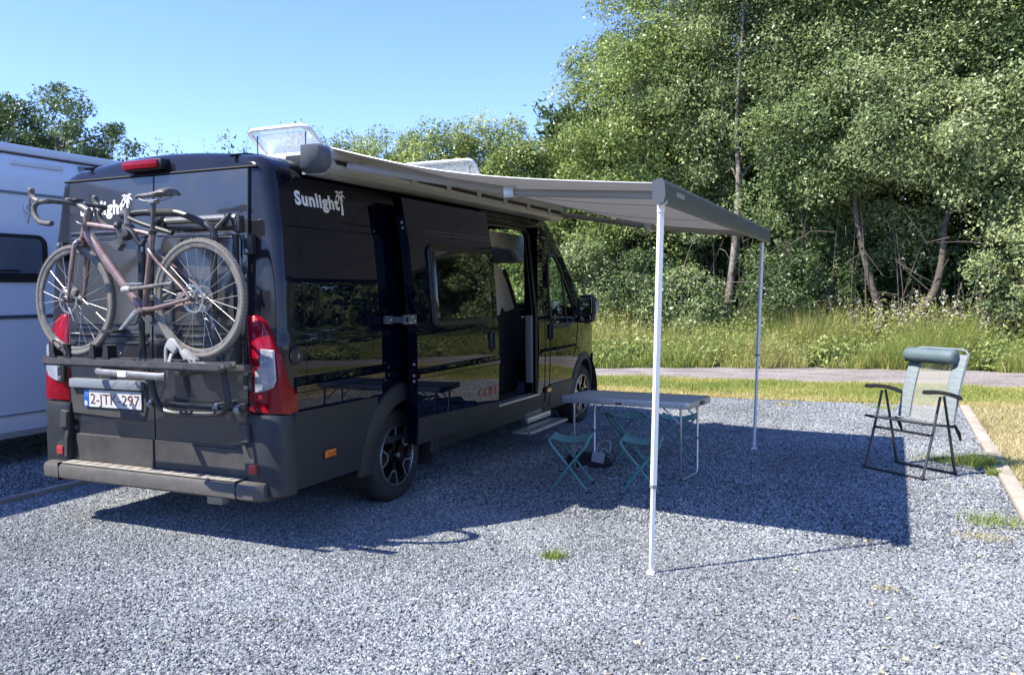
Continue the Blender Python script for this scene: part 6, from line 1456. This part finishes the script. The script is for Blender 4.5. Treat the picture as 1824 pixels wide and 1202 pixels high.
# flowering stalks above the weeds
q = MB(); hp = []
for i in range(60):
    x = random.uniform(-2, 7.6) if random.random() < .45 else random.gauss(3.9, 1.6); y = random.uniform(14.7, 15.5); h = random.uniform(.9, 1.55); l = random.gauss(0, .08)
    q.tube([(x, y, .2), (x+l*.5, y, h*.6), (x+l, y, h)], [.006, .005, .003], 4)
    for k in range(14): hp.append((x+l+random.gauss(0, .03), y+random.gauss(0, .03), h-random.random()*.32))
o = q.build('flower_stalks', M['twig'], None, 60, fixn=False); tag(o, 'pale flowering stalks standing above the weeds', 'weeds', kind='stuff')
hp = np.array(hp); raw_mesh('flower_heads', leaf_quads(hp, .05, np.array([0, 0, .3])), None, M['flower'], None, None, 'stuff')
# mown verge between pitch and path
n = 120000
x = rng.uniform(-3.2, 9.5, n); y = rng.uniform(8.25, 11.05, n); ok = (y < np.vectorize(lambda v: path_edge(v, 0))(x)+.03) & (y > np.where(x < 4.1, 8.30+.12*vn(np.stack([x, x, x], 1), 3, 1), 8.2)); x, y = x[ok], y[ok]
P = np.stack([x, y, 0*x], 1); m_ = np.abs(y-9.75)/1.25
blades(x, y, rng.uniform(.025, .075, len(x))*(1+.5*vn(P, 2.2, 3)), rng.uniform(.003, .007, len(x)), .55, 'grass', np.clip(.34+.50*m_**1.5+.28*vn(P, 1.4, 5)+.15*rng.normal(size=len(x)), 0, 1), 'mown_grass', 'short patchy grass strip between the gravel and the path')
n = 90000
x = 4.17+rng.random(n)**1.3*5.5; y = rng.uniform(1.2, 8.6, n); P = np.stack([x, y, 0*x], 1)
blades(x, y, rng.uniform(.02, .06, n), rng.uniform(.003, .007, n), .7, 'dry_grass', np.clip(.62+.30*vn(P, 1.2, 9)+.18*rng.normal(size=n), 0, 1), 'dry_grass', 'sun-dried yellow grass right of the timber kerb')
# a few tufts rooted in the gravel: each a thing
def tuft(x, y, n, r, h, mt, label, dry=.3):
    o = blades(rng.normal(x, r, n), rng.normal(y, r*.8, n), rng.uniform(.4, 1, n)*h, rng.uniform(.002, .0045, n), .6, mt, np.clip(dry+.2*rng.normal(size=n), 0, 1), 'grass_tuft', label, .004)
    del o['kind']; o['category'] = 'grass tuft'; o['group'] = 'tufts growing in the gravel'
tuft(1.50, 0.53, 170, .035, .07, 'grass', 'lone bright grass tuft in the open gravel in front of the stools', .15)
tuft(3.95, 4.35, 900, .10, .13, 'grass', 'larger grass tuft against the kerb just right of the chair legs', .2)
tuft(3.70, 4.45, 500, .10, .06, 'grass', 'low green patch behind the chair feet', .1)
tuft(4.02, 3.95, 160, .03, .09, 'grass', 'small spiky tuft at the kerb nearer than the chair', .2)
tuft(3.90, 2.35, 500, .11, .05, 'grass', 'flat green patch by the kerb at the right edge', .25)
tuft(3.80, 1.95, 260, .09, .03, 'dry_grass', 'dry flattened patch at the right edge of the gravel', .5)
tuft(3.25, .72, 60, .025, .03, 'dry_grass', 'tiny dry tuft low in the right corner of the gravel', .4)
tuft(3.15, 7.9, 260, .10, .06, 'grass', 'small tuft at the far edge of the gravel behind the chair', .5)
tuft(1.95, 7.7, 160, .07, .05, 'dry_grass', 'straw-coloured tuft at the far edge of the gravel near the far leg', .4)

# low hedge added behind the camera, out of view, to show in reflections
n = 14000; x = rng.uniform(-26, 26, n)
P = np.stack([x, -24+rng.normal(0, .5, n), rng.uniform(0, 3.6, n)], 1)
raw_mesh('hedge', leaf_quads(P, .34, np.array([0, .4, .3])), None, M['leaf_d'], None, np.clip(.4+.3*rng.random(n), 0, 1), 'stuff')

# fallen leaves and bits on the gravel, mostly near the kerb
n = 420; x = 4.0-np.abs(rng.normal(0, 1.3, n)); y = rng.uniform(-1.5, 8, n); ok = x > -2.5; P = np.stack([x[ok], y[ok], np.full(ok.sum(), .016)], 1)
tag(raw_mesh('leaf_litter', leaf_quads(P, .022, np.array([0, 0, 2.5]), .5), None, M['straw'], None, None, 'stuff'), 'scattered dry leaf bits on the gravel', 'leaf litter')
